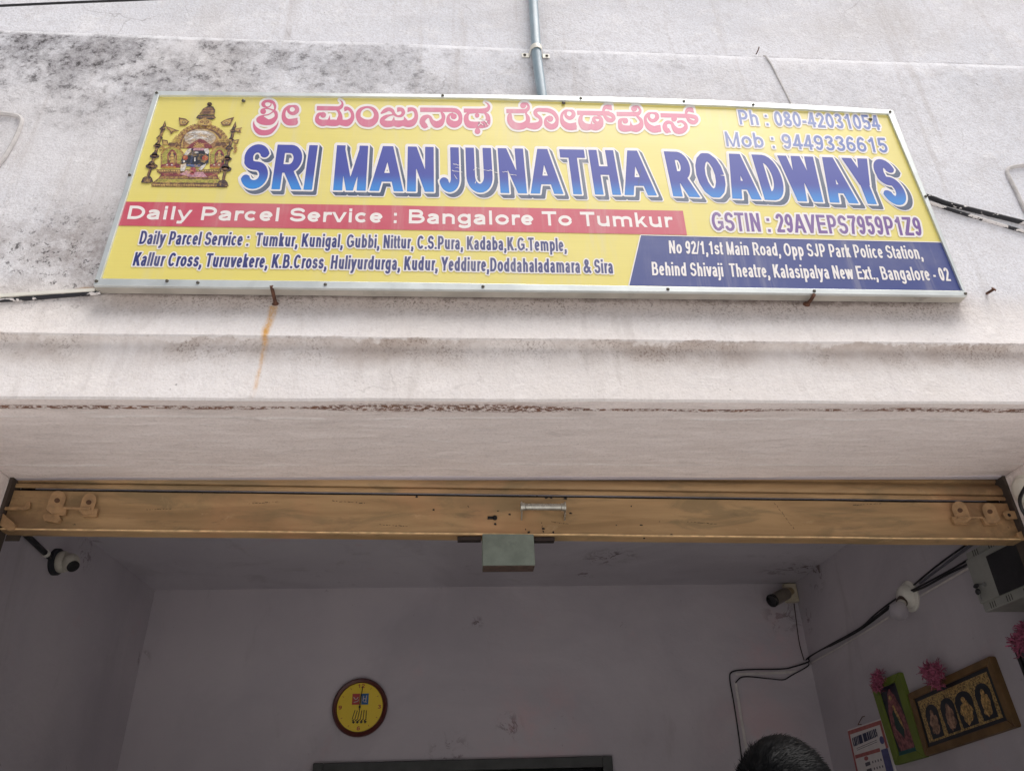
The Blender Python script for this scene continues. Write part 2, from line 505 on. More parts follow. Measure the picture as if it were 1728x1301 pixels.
def text_field(txt, width, height, weight, cell, pad):
    tot = sum(ADV[ch] for ch in txt)
    sx = width / tot; sy = height
    r = weight * 0.5 * height
    F = Field(-pad - 2, -height * .34 - pad, width + pad + 2, height * 1.05 + pad, cell)
    x = 0
    for ch in txt:
        pr = []
        for g in glyph(ch, min(r / sx, ADV[ch] * .3), r / sy):
            if g[0] == 's':
                pts = [((x + a) * sx, b * sy) for a, b in g[1]]
                n = len(pts)
                pts = [p for k, p in enumerate(pts) if k == 0 or math.dist(p, pts[k - 1]) > 1e-3]
                n = len(pts)
                for i in range(n - 1):
                    pr.append(('box', *pts[i], *pts[i + 1], r))
                    if i: pr.append(('cone', *pts[i], r, pts[i][0] + 1e-3, pts[i][1], r))
            else:
                _, x0, y0, x1, y1, w = g
                pr.append(('poly', [((x + x0 - w) * sx, y0 * sy), ((x + x0 + w) * sx, y0 * sy), ((x + x1 + w) * sx, y1 * sy), ((x + x1 - w) * sx, y1 * sy)]))
        F.put(pr, pad + 2)
        x += ADV[ch]
    return F
def bilinear(bl, br, tl, tr, width, height, lift):
    bl, br, tl, tr = map(Vector, (bl, br, tl, tr)); lift = Vector(lift)
    def f(u, v):
        s, t = u / width, v / height
        return (bl * (1 - s) + br * s) * (1 - t) + (tl * (1 - s) + tr * s) * t + lift
    return f
def write(txt, corners, mat, parent, name='lettering', weight=.2, cell=.7, halo=None, halo_mat=None, lift=(0, 0, 0), step=(0, -.0004, 0), size=None):
    """corners: 3D baseline-left, baseline-right, cap-left, cap-right"""
    bl, br, tl, tr = corners
    W, H = size
    pad = (halo or 0) + 3
    F = text_field(txt, W, H, weight, cell, pad)
    L = Vector(lift); st = Vector(step)
    if halo:
        h = sheet(F, F.d, halo, bilinear(bl, br, tl, tr, W, H, L), name + '_outline', halo_mat, parent)
    return sheet(F, F.d, 0.0, bilinear(bl, br, tl, tr, W, H, L + (st if halo else Vector((0, 0, 0)))), name, mat, parent)

# ================================================================ MATERIALS OF THE BUILDING
YW = 1.725                     # facade plane
def wx(px, py, y=YW): return at_y(px, py, y).x
def wz(px, py, y=YW): return at_y(px, py, y).z

Z_L1_EST = at_y(864, 571, 1.695).z
def facade_material():
    g = NT('weathered white limewash')
    x, y, z = g.xyz()
    base = g.mix(g.step(g.noise(1.6, 5, .6), .3, .7), lin((224, 225, 231)), lin((236, 236, 241)))
    base = g.mix(g.mul(g.step(g.noise(.9, 6, .62, .8, g.scaled((1, 1, 1), (4, 2, 7))), .42, .68), .5), base, lin((212, 206, 202)))
    base = g.mix(g.mul(g.step(g.noise(6.5, 9, .76, .1), .50, .68), .38), base, lin((200, 196, 197)))
    base = g.mix(g.mul(g.step(g.noise(11, 9, .75, .3, g.scaled((1, 1, 1), (9, 1, 3))), .52, .62), .5), base, lin((242, 241, 243)))
    base = g.mix(g.mul(g.step(g.noise(150, 6, .75), .42, .7), .5), base, lin((176, 170, 168)))
    low = g.step(z, wz(864, 505) - .02, wz(864, 470), 1.0, 0.0)
    base = g.mix(g.mul(low, .5), base, lin((224, 214, 205)))
    fine = g.noise(28, 8, .7)
    base = g.mix(g.mul(g.step(fine, .45, .75), .3), base, lin((200, 195, 196)))
    # faint vertical wash streaks
    st = g.noise(1.0, 6, .65, .4, g.scaled((16, 16, 1.1)))
    base = g.mix(g.mul(g.step(st, .52, .72), .34), base, lin((186, 178, 174)))
    blotch = g.noise(4.8, 9, .74, .15)
    gran = g.noise(26, 10, .82, .2)
    spec = g.noise(42, 10, .78, .3)
    tiny = g.noise(120, 6, .7)
    spec2 = g.noise(85, 9, .8, .5)
    grey = lin((92, 86, 88)); dark = lin((48, 44, 44)); warm = lin((150, 128, 112))
    # (1) mildew under the plaster step
    zr = wz(864, 81)
    sx = g.step(x, wx(0, 80) - .2, wx(1250, 95), 1.0, .12)
    r1 = g.mul(g.band(z, zr - .62, zr - .12, zr - .03, zr + .03), sx)
    base = g.mix(g.mul(r1, g.step(blotch, .38, .60), g.step(gran, .34, .58, .4, 1.0), .82), base, lin((100, 95, 98)))
    base = g.mix(g.mul(r1, g.step(gran, .52, .61), g.step(blotch, .36, .54), .9), base, dark)
    lip_light = g.band(z, zr - .022, zr - .012, zr + .004, zr + .012)  # highlight painted along the lip of the step
    base = g.mix(g.mul(lip_light, g.step(g.noise(7, 6, .7), .35, .6), .7), base, lin((242, 242, 245)))
    ldn = g.band(z, zr + .004, zr + .010, zr + .016, zr + .026)
    base = g.mix(g.mul(ldn, g.step(g.noise(9, 6, .7), .42, .6), g.step(x, .3, .9), .5), base, lin((150, 146, 150)))
    # (2) mildew low beside the sign, left
    xs = wx(175, 430)
    r2 = g.mul(g.band(z, wz(100, 520) - .04, wz(100, 490), wz(60, 430), wz(60, 300)), g.step(x, xs - .75, xs - .02, .55, 1.0), g.step(x, xs - .02, xs + .1, 1.0, 0.0))
    base = g.mix(g.mul(r2, g.step(blotch, .36, .60), g.step(gran, .34, .58, .4, 1.0), .75), base, lin((128, 116, 112)))
    base = g.mix(g.mul(r2, g.step(spec, .54, .62), .9), base, dark)
    # (3) grime band under the sign, with contact shade painted in at its top
    zb = wz(864, 500)
    rag = g.m('MULTIPLY_ADD', g.noise(9, 6, .7), .07, -.035)
    zz = g.m('ADD', z, rag)
    xin = g.band(x, wx(160, 500) - .05, wx(160, 500) + .1, wx(1560, 505), wx(1660, 505))
    r3 = g.mul(g.band(zz, zb - .115, zb - .01, zb + .02, zb + .06), xin)
    base = g.mix(g.mul(r3, .62), base, lin((168, 150, 140)))
    base = g.mix(g.mul(r3, g.step(g.noise(150, 8, .8, .3), .50, .60), g.step(blotch, .38, .58, .25, 1.0), .8), base, lin((84, 72, 64)))
    base = g.mix(g.mul(r3, g.step(gran, .60, .66), .7), base, lin((64, 56, 52)))
    r3b = g.mul(g.band(g.m('ADD', z, g.m('MULTIPLY_ADD', g.noise(16, 6, .7), .03, -.015)), zb - .026, zb - .006, zb + .02, zb + .03), xin)
    base = g.mix(g.mul(r3b, g.step(g.noise(30, 6, .7), .3, .6, .4, 1.0), .75), base, lin((92, 80, 74)))  # thin contact line: grime plus painted shade close under the sign
    # (4) brownish wash below the drip lip
    z1 = wz(864, 574, 1.70)
    r4 = g.band(zz, z1 - .10, z1 - .02, z1 - .004, z1 + .002)
    base = g.mix(g.mul(r4, g.step(g.noise(3, 6, .6), .3, .65), .6), base, warm)
    base = g.mix(g.mul(r4, g.step(g.noise(140, 8, .8, .3, g.scaled((1, 1, 1), (3, 3, 3))), .50, .60), g.step(blotch, .40, .60), .75), base, lin((112, 94, 82)))
    # scattered specks and chips everywhere
    base = g.mix(g.mul(g.step(g.noise(60, 4, .6), .70, .74), g.step(blotch, .4, .6), .7), base, lin((84, 78, 76)))
    base = g.mix(g.mul(g.step(tiny, .68, .74), .5), base, lin((120, 112, 110)))
    # hairline cracks
    wob = g.n('ShaderNodeVectorMath', {0: g.pos(), 1: g.n('ShaderNodeVectorMath', {0: g.n('ShaderNodeTexNoise', {'Vector': g.pos(), 'Scale': 5.0, 'Detail': 6.0}).outputs[1], 1: (.22, .22, .22)}, operation='MULTIPLY').outputs[0]}, operation='ADD').outputs[0]
    vor = g.n('ShaderNodeTexVoronoi', {'Vector': wob, 'Scale': 1.7}, feature='DISTANCE_TO_EDGE').outputs['Distance']
    crk = g.mul(g.step(vor, .001, .006, 1.0, 0.0), g.step(g.noise(2.3, 3), .54, .64))
    base = g.mix(g.mul(crk, .3), base, lin((120, 110, 108)))
    # rust run from the left support rod
    p0 = at_y(462, 517, YW); p1 = at_y(424, 676, 1.70)
    sl = (p1.x - p0.x) / (p1.z - p0.z)
    cx = g.m('SUBTRACT', x, g.m('MULTIPLY_ADD', g.m('SUBTRACT', z, p0.z), sl, p0.x))
    drip = g.noise(1.0, 6, .7, .2, g.scaled((75, 75, 5)))
    cx = g.m('ADD', cx, g.m('MULTIPLY_ADD', g.noise(9, 3), .016, -.008))
    wdt = g.step(z, Z_L1_EST - .03, Z_L1_EST + .03, .011, .017)
    run = g.mul(g.step(g.m('DIVIDE', g.m('ABSOLUTE', cx), wdt), .1, 1.0, 1.0, 0.0), g.band(z, p1.z - .01, p1.z + .05, p0.z - .005, p0.z + .004))
    run = g.mul(run, g.step(drip, .34, .6, .12, 1.0), g.step(g.noise(48, 6, .7), .3, .6, .35, 1.0), g.step(z, Z_L1_EST - .03, Z_L1_EST + .01, .6, 1.0))
    base = g.mix(g.mul(run, .95), base, lin((206, 152, 70)))
    # yellow-brown stain at the lower left corner of the sign
    ps = at_y(148, 491, YW)
    dx = g.m('MULTIPLY', g.m('SUBTRACT', x, ps.x), 1.0); dz = g.m('SUBTRACT', z, ps.z)
    dd = g.m('SQRT', g.m('ADD', g.mul(dx, dx), g.mul(dz, dz, 9.0)))
    base = g.mix(g.mul(g.step(g.m('ADD', dd, g.m('MULTIPLY', g.noise(25, 4), .04)), .03, .075, 1.0, 0.0), .8), base, lin((176, 130, 66)))
    h = g.m('ADD', g.m('MULTIPLY', g.noise(7, 6, .6), .7), g.m('MULTIPLY', g.noise(55, 6, .65), .3))
    nr = g.bump(h, .35, .02)
    nr = g.bump(g.noise(130, 4, .65), .55, .004, nr)
    nr = g.bump(g.step(g.noise(11, 9, .75, .3, g.scaled((1, 1, 1), (9, 1, 3))), .50, .58), .25, .003, nr)
    nr = g.bump(crk, -.4, .004, nr) if False else nr
    return g.out(base, .88, 0.0, nr, .25)

def soffit_material(y0):
    g = NT('trowelled plaster underside')
    x, y, z = g.xyz()
    tro = g.noise(1.0, 7, .62, .9, g.scaled((4.5, 26, 6)))
    tro2 = g.noise(1.0, 5, .6, 1.2, g.scaled((11, 95, 20)))
    base = g.mix(g.step(tro, .35, .7), lin((226, 215, 210)), lin((238, 228, 224)))
    base = g.mix(g.mul(g.step(g.noise(2.5, 6), .5, .75), .25), base, lin((200, 192, 190)))
    wv2 = g.m('MULTIPLY_ADD', g.noise(1.6, 4, .6), .05, -.025)
    yy = g.m('ADD', y, wv2)
    rg = g.m('ADD', g.band(yy, y0 + .085, y0 + .097, y0 + .098, y0 + .104), g.band(yy, y0 + .385, y0 + .398, y0 + .399, y0 + .406))
    rg = g.mul(rg, g.step(g.noise(6, 4), .35, .6))
    base = g.mix(g.mul(g.step(tro2, .60, .68), .55), base, lin((246, 242, 240)))
    base = g.mix(g.mul(rg, .6), base, lin((246, 242, 240)))  # trowel ridges painted lighter, as if catching light from below
    base = g.mix(g.mul(g.step(g.noise(14, 9, .74, .5, g.scaled((.5, 2.2, 1))), .54, .64), .35), base, lin((190, 180, 176)))
    base = g.mix(g.mul(g.step(g.noise(130, 6, .75), .45, .7), .4), base, lin((186, 176, 172)))
    # flaking rust-brown line just behind the drip edge
    wv = g.m('MULTIPLY_ADD', g.noise(2.2, 5, .6), .03, -.015)
    d = g.m('SUBTRACT', g.m('ADD', y, wv), y0 + .040)
    wid = g.m('ADD', g.step(g.noise(1.5, 3), .38, .66, .007, .018), g.mul(g.band(x, wx(470, 685, Y_LIP), wx(620, 685, Y_LIP), wx(860, 685, Y_LIP), wx(1020, 685, Y_LIP)), .022))
    m = g.step(g.m('DIVIDE', g.m('ABSOLUTE', d), wid), .3, 1.0, 1.0, 0.0)
    fl = g.step(g.noise(1, 6, .75, .4, g.scaled((75, 105, 60))), .45, .52)
    base = g.mix(g.mul(m, fl, .92), base, g.mix(g.noise(30, 3), lin((52, 28, 14)), lin((138, 80, 38))))
    base = g.mix(g.mul(g.step(g.noise(38, 5, .7), .70, .74), .6), base, lin((96, 86, 80)))
    nr = g.bump(tro, .22, .02)
    nr = g.bump(g.step(tro2, .52, .68), .3, .005, nr)
    nr = g.bump(rg, .2, .004, nr)
    nr = g.bump(g.noise(90, 6, .7), .5, .004, nr)
    return g.out(base, .85, 0.0, nr, .25)

def room_material(name, a, b):
    g = NT(name)
    x, y, z = g.xyz()
    base = g.mix(g.step(g.noise(1.1, 5, .55), .3, .7), lin(a), lin(b))
    base = g.mix(g.mul(g.step(g.noise(3.2, 7, .7, .5), .60, .72), .35), base, lin((198, 168, 172)))
    base = g.mix(g.mul(g.step(g.noise(22, 9, .75), .66, .72), .5), base, lin((92, 84, 84)))
    base = g.mix(g.mul(g.step(g.noise(.8, 6, .6, 1.0, g.scaled((1, 1, 1), (3, 8, 2))), .45, .65), .5), base, lin((166, 160, 166)))
    base = g.mix(g.mul(g.step(g.noise(1, 7, .7, .8, g.scaled((3, 3, .8))), .56, .70), .35), base, lin((158, 150, 152)))
    base = g.mix(g.mul(g.step(g.noise(7, 8, .75, 1.5, g.scaled((1, 1, 1), (1, 6, 4))), .66, .69), .5), base, lin((120, 110, 110)))
    # smudges by the corner where plaster has blistered
    zc_ = at_y(800, 990, 4.7).z; xl_ = at_y(262, 993, 4.7).x; xr_ = at_y(1340, 987, 4.7).x
    fine_ = g.noise(13, 9, .76, .9)
    for q, rr, k in ((at_z(1030, 940, zc_), .20, .9), (at_z(990, 968, zc_), .12, .9), (at_z(1330, 960, zc_), .22, .7), (at_y(1320, 1040, 4.7), .16, .6), (at_x(1375, 965, xr_), .16, .9), (at_x(1362, 1045, xr_), .10, .9),
                     (at_y(805, 1050, 4.7), .05, .8), (at_y(860, 1225, 4.7), .10, .8), (at_y(240, 1110, 4.7), .06, .8), (at_x(145, 930, xl_), .12, .8), (at_y(760, 1275, 4.7), .16, .7), (at_y(540, 955, 4.4), .08, .7)):
        v = g.n('ShaderNodeVectorMath', {0: g.pos(), 1: tuple(q)}, operation='DISTANCE').outputs['Value']
        base = g.mix(g.mul(g.step(v, rr * .15, rr, 1.0, 0.0), g.step(fine_, .50, .58), k), base, lin((92, 74, 72)))
    for q, rr in ((at_y(1290, 1080, 4.7), .35), (at_y(900, 1230, 4.7), .5), (at_y(1280, 1240, 4.7), .4)):
        v = g.n('ShaderNodeVectorMath', {0: g.pos(), 1: tuple(q)}, operation='DISTANCE').outputs['Value']
        base = g.mix(g.mul(g.step(v, rr * .1, rr, 1.0, 0.0), g.step(g.noise(4, 6, .65), .4, .62), .45), base, lin((204, 170, 174)))
    nr = g.bump(g.noise(5, 6, .6), .4, .02)
    nr = g.bump(g.noise(70, 4, .6), .12, .003, nr)
    return g.out(base, .8, 0.0, nr, .3)

M = {}
M['facade'] = facade_material()
Y_LIP = 1.700
Z_SOF = at_y(864, 677, Y_LIP).z
M['soffit'] = soffit_material(Y_LIP)
M['room'] = room_material('lilac white room paint', (180, 174, 180), (194, 187, 191))
M['ceiling'] = room_material('grey white ceiling paint', (192, 187, 193), (202, 197, 202))
M['cement'] = plain('grey cement floor', (120, 116, 110), .8, scale=6, bump=.2, dirt=.3)
M['alu'] = plain('dull aluminium', (214, 219, 217), .42, .55, scale=14, vary=.07, bump=.05, dirt=.12)
M['white_pvc'] = plain('aged white plastic', (222, 219, 208), .4, scale=30, vary=.05, dirt=.1)
M['grey_pvc'] = plain('grey blue pipe plastic', (140, 158, 168), .38, scale=9, vary=.1, dirt=.15)
M['black'] = plain('black cable sheath', (26, 26, 29), .5, scale=60)
M['rust'] = plain('rusted iron', (92, 62, 48), .85, .2, scale=80, vary=.4, bump=.4)
M['steel'] = plain('worn zinc steel', (150, 152, 150), .4, .8, scale=60, vary=.2)
M['glassy'] = plain('dark lens glass', (12, 14, 16), .12, spec=.7)

# ================================================================ GROUND
gm = NT('dusty concrete ground')
gc = gm.mix(gm.step(gm.noise(.6, 6), .3, .7), lin((188, 186, 185)), lin((207, 206, 205)))
gm.out(gc, .9, 0, gm.bump(gm.noise(12, 6), .3, .02))
mb = MB()
mb.quad((-300, -300, 0), (300, -300, 0), (300, 300, 0), (-300, 300, 0))
tag(mb.build('ground', gm.mat), kind='structure')

# ================================================================ BUILDING
YB = 4.7                                   # back wall of the room
XL = at_y(262, 993, YB).x
XR = at_y(1340, 987, YB).x
ZC = at_y(800, 990, YB).z                  # ceiling
Y_SB = (Z_SOF - 1.6) / 0.4289              # rear edge of the soffit
JL = -0.6166 * Y_SB
JR = 0.8061 * Y_SB
bld = empty('building', (0.2, YW, 0), 'white limewashed shop building with an open front below its stained facade', 'building')

# facade: moulded profile swept along the front
Z_L1 = at_y(864, 571, 1.695).z
Z_RG = at_y(864, 81, YW).z
prof = [(Y_LIP + .004, Z_SOF - .0), (Y_LIP, Z_SOF + .006), (Y_LIP + .001, Z_SOF + .014)]
for k in range(1, 9):
    t = k / 8
    prof.append((Y_LIP + .001 + .015 * (1 - (1 - t) ** 2), Z_SOF + .014 + (Z_L1 - .022 - Z_SOF - .014) * t))
prof += [(Y_LIP + .014, Z_L1 - .014), (Y_LIP + .007, Z_L1 - .008), (Y_LIP - .002, Z_L1 - .005), (Y_LIP - .005, Z_L1)]
zb = wz(864, 497)
for k in range(1, 8):
    t = k / 7
    prof.append((Y_LIP - .005 + (YW - Y_LIP + .005) * (1 - (1 - t) ** 1.8), Z_L1 + (zb - Z_L1) * t))
zz = zb
while zz + .09 < Z_RG - .03:
    zz += .06
    prof.append((YW, zz))
prof += [(YW, Z_RG - .008), (YW + .003, Z_RG), (YW + .011, Z_RG + .004), (YW + .012, Z_RG + .02)]
zz = Z_RG + .02
while zz < 7:
    zz += .1 if zz < 4.8 else .6
    prof.append((YW + .012, zz))
xs = []
xx = -6.0
while xx < 6.5:
    xs.append(xx)
    xx += .022 if -2.3 < xx < 3.4 else .3
mb = MB()
for (py_, pz_) in prof:
    for xx in xs:
        nz = mnoise.noise(Vector((xx * 1.3, pz_ * 1.5, 3.1)))
        n2 = mnoise.noise(Vector((xx * 7.0, pz_ * 7.0, 9.7)))
        n3 = mnoise.noise(Vector((xx * 2.1, round(pz_, 1) * 4.0, 1.7)))
        edge = abs(pz_ - Z_L1) < .03 or pz_ < Z_SOF + .03
        dz = (n2 * .0016 + n3 * .0035) if edge else 0
        if abs(pz_ - Z_RG) < .03: dz = n3 * .004 + n2 * .003
        mb.v.append((xx, py_ + nz * .004 + n2 * .0015, pz_ + dz))
nx_ = len(xs)
for j in range(len(prof) - 1):
    for i in range(nx_ - 1):
        a = j * nx_ + i
        mb.f.append((a, a + 1, a + 1 + nx_, a + nx_))
mb.build('facade_wall', M['facade'], bld, smooth=True)
# soffit sheet of the lintel (own mesh: bare trowelled underside), rear edge slightly ragged
mb = MB()
ys = [Y_LIP + .004 + (Y_SB - Y_LIP - .004) * k / 24 for k in range(25)]
for j, yy in enumerate(ys):
    for xx in xs:
        nz = mnoise.noise(Vector((xx * 1.2, yy * 6, 5.5))); n2 = mnoise.noise(Vector((xx * 6, yy * 30, 2.2)))
        n2b = mnoise.noise(Vector((xx * 7.0, (Z_SOF) * 7.0, 9.7))); n3b = mnoise.noise(Vector((xx * 2.1, round(Z_SOF, 1) * 4.0, 1.7)))
        dz = nz * .003 + n2 * .0012
        if j == 0: dz = n2b * .0016 + n3b * .0035
        if j >= 23: dz += mnoise.noise(Vector((xx * 2.5, 7.7, 0))) * .004 + mnoise.noise(Vector((xx * 14, 1.7, 0))) * .0015
        mb.v.append((xx, yy + (mnoise.noise(Vector((xx * 1.3, Z_SOF * 1.5, 3.1))) * .004 + n2b * .0015 if j == 0 else 0), Z_SOF + dz))
for j in range(24):
    for i in range(nx_ - 1):
        a = j * nx_ + i
        mb.f.append((a + nx_, a + nx_ + 1, a + 1, a))
o = mb.build('lintel_underside', M['soffit'], bld, smooth=True)
mb = MB()
mb.box((-6, Y_SB, Z_SOF - .001), (6.3, Y_SB + .02, ZC + .3))          # rear face of the lintel
mb.build('lintel_back', M['room'], bld)
# jamb pillars
for nm, x0, x1 in (('pillar', -6.0, JL), ('pillar', JR, 6.3)):
    mb = MB()
    mb.box((x0, YW - .001, -.05), (x1, Y_SB + .046, Z_SOF + .004))
    mb.build(nm, M['soffit'], bld, bevel=.012)
# room
mb = MB(); mb.box((XL - .25, Y_SB + .046, -.05), (XL, YB + .25, ZC + .2)); mb.build('side_wall', M['room'], bld)
mb = MB(); mb.box((XR, Y_SB + .046, -.05), (XR + .25, YB + .25, ZC + .2)); mb.build('side_wall', M['room'], bld)
mb = MB(); mb.box((XL - .25, Y_SB + .02, ZC), (XR + .25, YB + .25, ZC + .25)); mb.build('ceiling', M['ceiling'], bld)
mb = MB(); mb.box((XL, 1.9, -.04), (XR, YB, .012)); mb.build('floor', M['cement'], bld)
# back wall with its doorway
d0 = at_y(528, 1291, YB); d1 = at_y(1033, 1279, YB)
DX0, DX1, DZ = d0.x + .06, d1.x - .06, (d0.z + d1.z) / 2 - .045
mb = MB()
mb.box((XL, YB, -.05), (DX0, YB + .22, ZC))
mb.box((DX1, YB, -.05), (XR, YB + .22, ZC))
mb.box((DX0, YB, DZ), (DX1, YB + .22, ZC))
mb.build('back_wall', M['room'], bld)
wood = plain('grey green painted door wood', (62, 64, 63), .6, scale=12, vary=.15, bump=.15)
df = MB()
df.box((DX0 - .055, YB - .03, 0), (DX0 + .0, YB + .1, DZ + .055)); df.box((DX1, YB - .03, 0), (DX1 + .055, YB + .1, DZ + .055)); df.box((DX0, YB - .03, DZ), (DX1, YB + .1, DZ + .055))
dfo = df.build('door_frame', wood, bld, bevel=.004)
mb = MB()
mb.box((DX0, YB + .06, .01), (DX1, YB + .1, DZ))  # near-black sheet standing in for the unlit interior behind the doorway
mb.build('door', plain('doorway darkness', (20, 20, 21), .7, scale=10, spec=.2), dfo)
# upper mass of the building above the room
mb = MB(); mb.box((-6, YW + .05, ZC + .26), (6.3, 9, 7.0)); mb.build('upper_storey', M['room'], bld)

# ================================================================ SIGN BOARD
YS = 1.68
def S(px, py, d=0.0): return at_y(px, py, YS - d)
sign = empty('sign_board', at_y(864, 492, YS), 'wide yellow parcel service signboard in an aluminium frame above the shutter', 'signboard')
def ink(name, col, rough=.42):
    g = NT(name)
    c = lin(col)
    w = g.noise(1.0, 4, .6, 0, g.scaled((4, 4, 260)))
    colr = g.mix(g.mul(g.step(w, .4, .7), .10), c, tuple(min(1, v * 1.25 + .02) for v in c[:3]) + (1,))
    colr = g.mix(g.mul(g.step(g.noise(2.2, 6, .65), .45, .75), .14), colr, lin((214, 208, 196)))
    colr = g.mix(g.mul(g.step(g.noise(1, 7, .7, .3, g.scaled((14, 14, 1.2))), .50, .72), .22), colr, lin((206, 200, 190)))
    colr = g.mix(g.mul(g.step(g.noise(95, 7, .75), .60, .72), .18), colr, lin((150, 140, 120)))
    colr = g.mix(g.mul(g.step(g.noise(70, 5, .7), .71, .75), .55), colr, lin((96, 88, 70)))
    nr = g.bump(g.noise(2.2, 3), .16, .02)
    return g.out(colr, .38, 0.0, nr, 1.0)
INK_Y = ink('yellow vinyl', (227, 212, 112))
INK_RED = ink('red vinyl band', (196, 70, 92))
INK_NAVY = ink('navy vinyl', (38, 56, 128))
INK_PINK = ink('rose red print', (204, 92, 128))
INK_PALE = ink('pale white print', (236, 230, 226))
INK_TEXTNAVY = ink('navy print', (36, 44, 112))
INK_SLATE = ink('slate shadow print', (46, 68, 100))
INK_PURPLE = ink('purple print', (104, 62, 142))
INK_MID = ink('mid blue print', (70, 98, 172))
def blue_gradient():
    g = NT('blue gradient print')
    x, y, z = g.xyz()
    z0, z1 = S(800, 326).z, S(800, 250).z
    t = g.step(z, z0, z0 + (z1 - z0) * .42)
    c = g.mix(t, lin((54, 136, 212)), lin((64, 74, 160)))
    c = g.mix(g.mul(g.step(g.noise(70, 5, .7), .71, .75), .4), c, lin((190, 190, 190)))
    return g.out(c, .42, 0, g.bump(g.noise(3.0, 3), .05, .02), .5)
INK_BLUE = blue_gradient()

out_top = [(261.5, 153.5), (520, 157), (700, 159), (867, 160.5), (1040, 164), (1200, 169), (1360, 177), (1507, 186)]
in_top = [(268, 161), (400, 161.5), (620, 163.3), (820, 166), (1020, 171.8), (1220, 178.7), (1360, 185), (1499, 192.5)]
out_bot = [(157, 481.5), (700, 488), (1190, 493), (1632, 499)]
in_bot = [(170, 470), (700, 476.5), (1190, 484.5), (1625, 491)]
# vinyl face
mb = MB()
mb.prism([S(*p, -.004) for p in in_top] + [S(*p, -.004) for p in in_bot[::-1]], (0, .003, 0))
mb.build('vinyl_panel', INK_Y, sign)
M['tin'] = plain('dirty cream sheet metal', (176, 170, 160), .6, .0, scale=9, vary=.14, dirt=.5)
mb = MB()
mb.prism([S(a_, b_ + (.6 if k > 7 else -.0), -.009) for k, (a_, b_) in enumerate(out_top + out_bot[::-1])], (0, .034, 0))
mb.build('back_box', M['tin'], sign)
rails = [out_top + in_top[::-1], out_bot + in_bot[::-1],
         [(261.5, 153.5), (268, 161), (170, 470), (157, 481.5)], [(1507, 186), (1499, 192.5), (1625, 491), (1632, 499)]]
for k, pts in enumerate(rails):
    mb = MB(); mb.prism([S(*p, .003 + (.0004 if k < 2 else 0)) for p in pts], (0, .0105, 0))
    mb.build('frame_rail', M['alu'], sign, bevel=.0012)
# screws
scr = plain('weathered screw', (96, 92, 84), .5, .7, scale=200)
for q, (px, py) in enumerate([(264.5, 157.5), (747, 162), (980, 166.5), (1154, 171.5), (1271, 177.5), (1502, 189.5), (219, 296), (163, 475), (282, 474.5), (334, 477.5), (549, 480.5), (815, 484),
                (1127, 488.5), (1374, 491.5), (1629, 496), (1562, 332), (411, 171), (951, 174.5), (1469, 202)]):
    mb = MB(); p = S(px, py, .003 if q < 16 else -.001)
    rr = .0062 if q > 15 else .0048
    mb.lathe([(rr, 0), (rr, .0015), (rr * .7, .004), (rr * .25, .0048)], p, (0, -1, 0), 10)
    mb.build('screw', scr, sign, smooth=True)

def quad_print(name, pts, mat, d):
    mb = MB(); mb.flat([S(*p, d) for p in pts]); return mb.build(name, mat, sign)
quad_print('red_band', [(210.5, 340.5), (680, 347.2), (1152.4, 356), (1159.4, 397), (700, 388.5), (198.6, 381)], INK_RED, -.0030)
quad_print('navy_panel', [(1081.8, 397.2), (1350, 402.5), (1591.5, 409.5), (1625, 490.8), (1400, 488), (1190, 484.6), (1061.7, 482)], INK_NAVY, -.0032)
mb = MB()
mb.flat([S(*p, -.0027) for p in [(1081.2, 396.2), (1591, 408.4), (1591.5, 409.8), (1081.8, 397.6)]]); mb.flat([S(*p, -.0027) for p in [(1080, 396.4), (1081.8, 397), (1062, 482), (1060, 482)]])
mb.build('panel_keyline', INK_PALE, sign)

def line(txt, bl, br, tl, tr, mat, weight=.2, cell=.7, halo=None, halo_mat=None, d=-.0028):
    W = (math.dist(bl, br) + math.dist(tl, tr)) / 2; H = (math.dist(bl, tl) + math.dist(br, tr)) / 2
    return write(txt, [S(*p, d) for p in (bl, br, tl, tr)], mat, sign, 'lettering', weight, cell, halo, halo_mat, step=(0, -.0004, 0), size=(W, H))

line('Ph : 080-42031054', (1247, 210.5), (1488, 220), (1242.5, 186), (1481, 195.5), INK_MID, .158, .6, 2.4, INK_PALE)
line('Mob : 9449336615', (1224, 247.5), (1501, 258.5), (1220, 222.5), (1495, 233.5), INK_MID, .158, .6, 2.4, INK_PALE)
line('GSTIN : 29AVEPS7959P1Z9', (1202, 389.5), (1559, 398.3), (1198, 358), (1551, 367.3), INK_PURPLE, .15, .6, 3.2, INK_PALE)
line('Daily Parcel Service : Bangalore To Tumkur', (211, 369.8), (1137, 384.3), (216, 347.3), (1133, 359.8), INK_PALE, .205, .6)
line('Daily Parcel Service :  Tumkur, Kunigal, Gubbi, Nittur, C.S.Pura, Kadaba,K.G.Temple,', (233, 412), (957, 424.5), (238, 389.8), (955.5, 402.5), INK_TEXTNAVY, .155, .5, 2.2, INK_PALE)
line('Kallur Cross, Turuvekere, K.B.Cross, Huliyurdurga, Kudur, Yeddiure,Doddahaladamara & Sira', (222, 448.7), (1036, 461.8), (228, 425.8), (1034, 438.6), INK_TEXTNAVY, .155, .5, 2.2, INK_PALE)
line('No 92/1,1st Main Road, Opp SJP Park Police Station,', (1128.5, 428), (1559, 437.5), (1127, 406), (1553, 415.5), INK_PALE, .14, .5, d=-.0026)
line('Behind Shivaji  Theatre, Kalasipalya New Ext., Bangalore - 02', (1099.5, 464.8), (1606, 474.5), (1098, 442), (1599, 452), INK_PALE, .14, .5, d=-.0026)

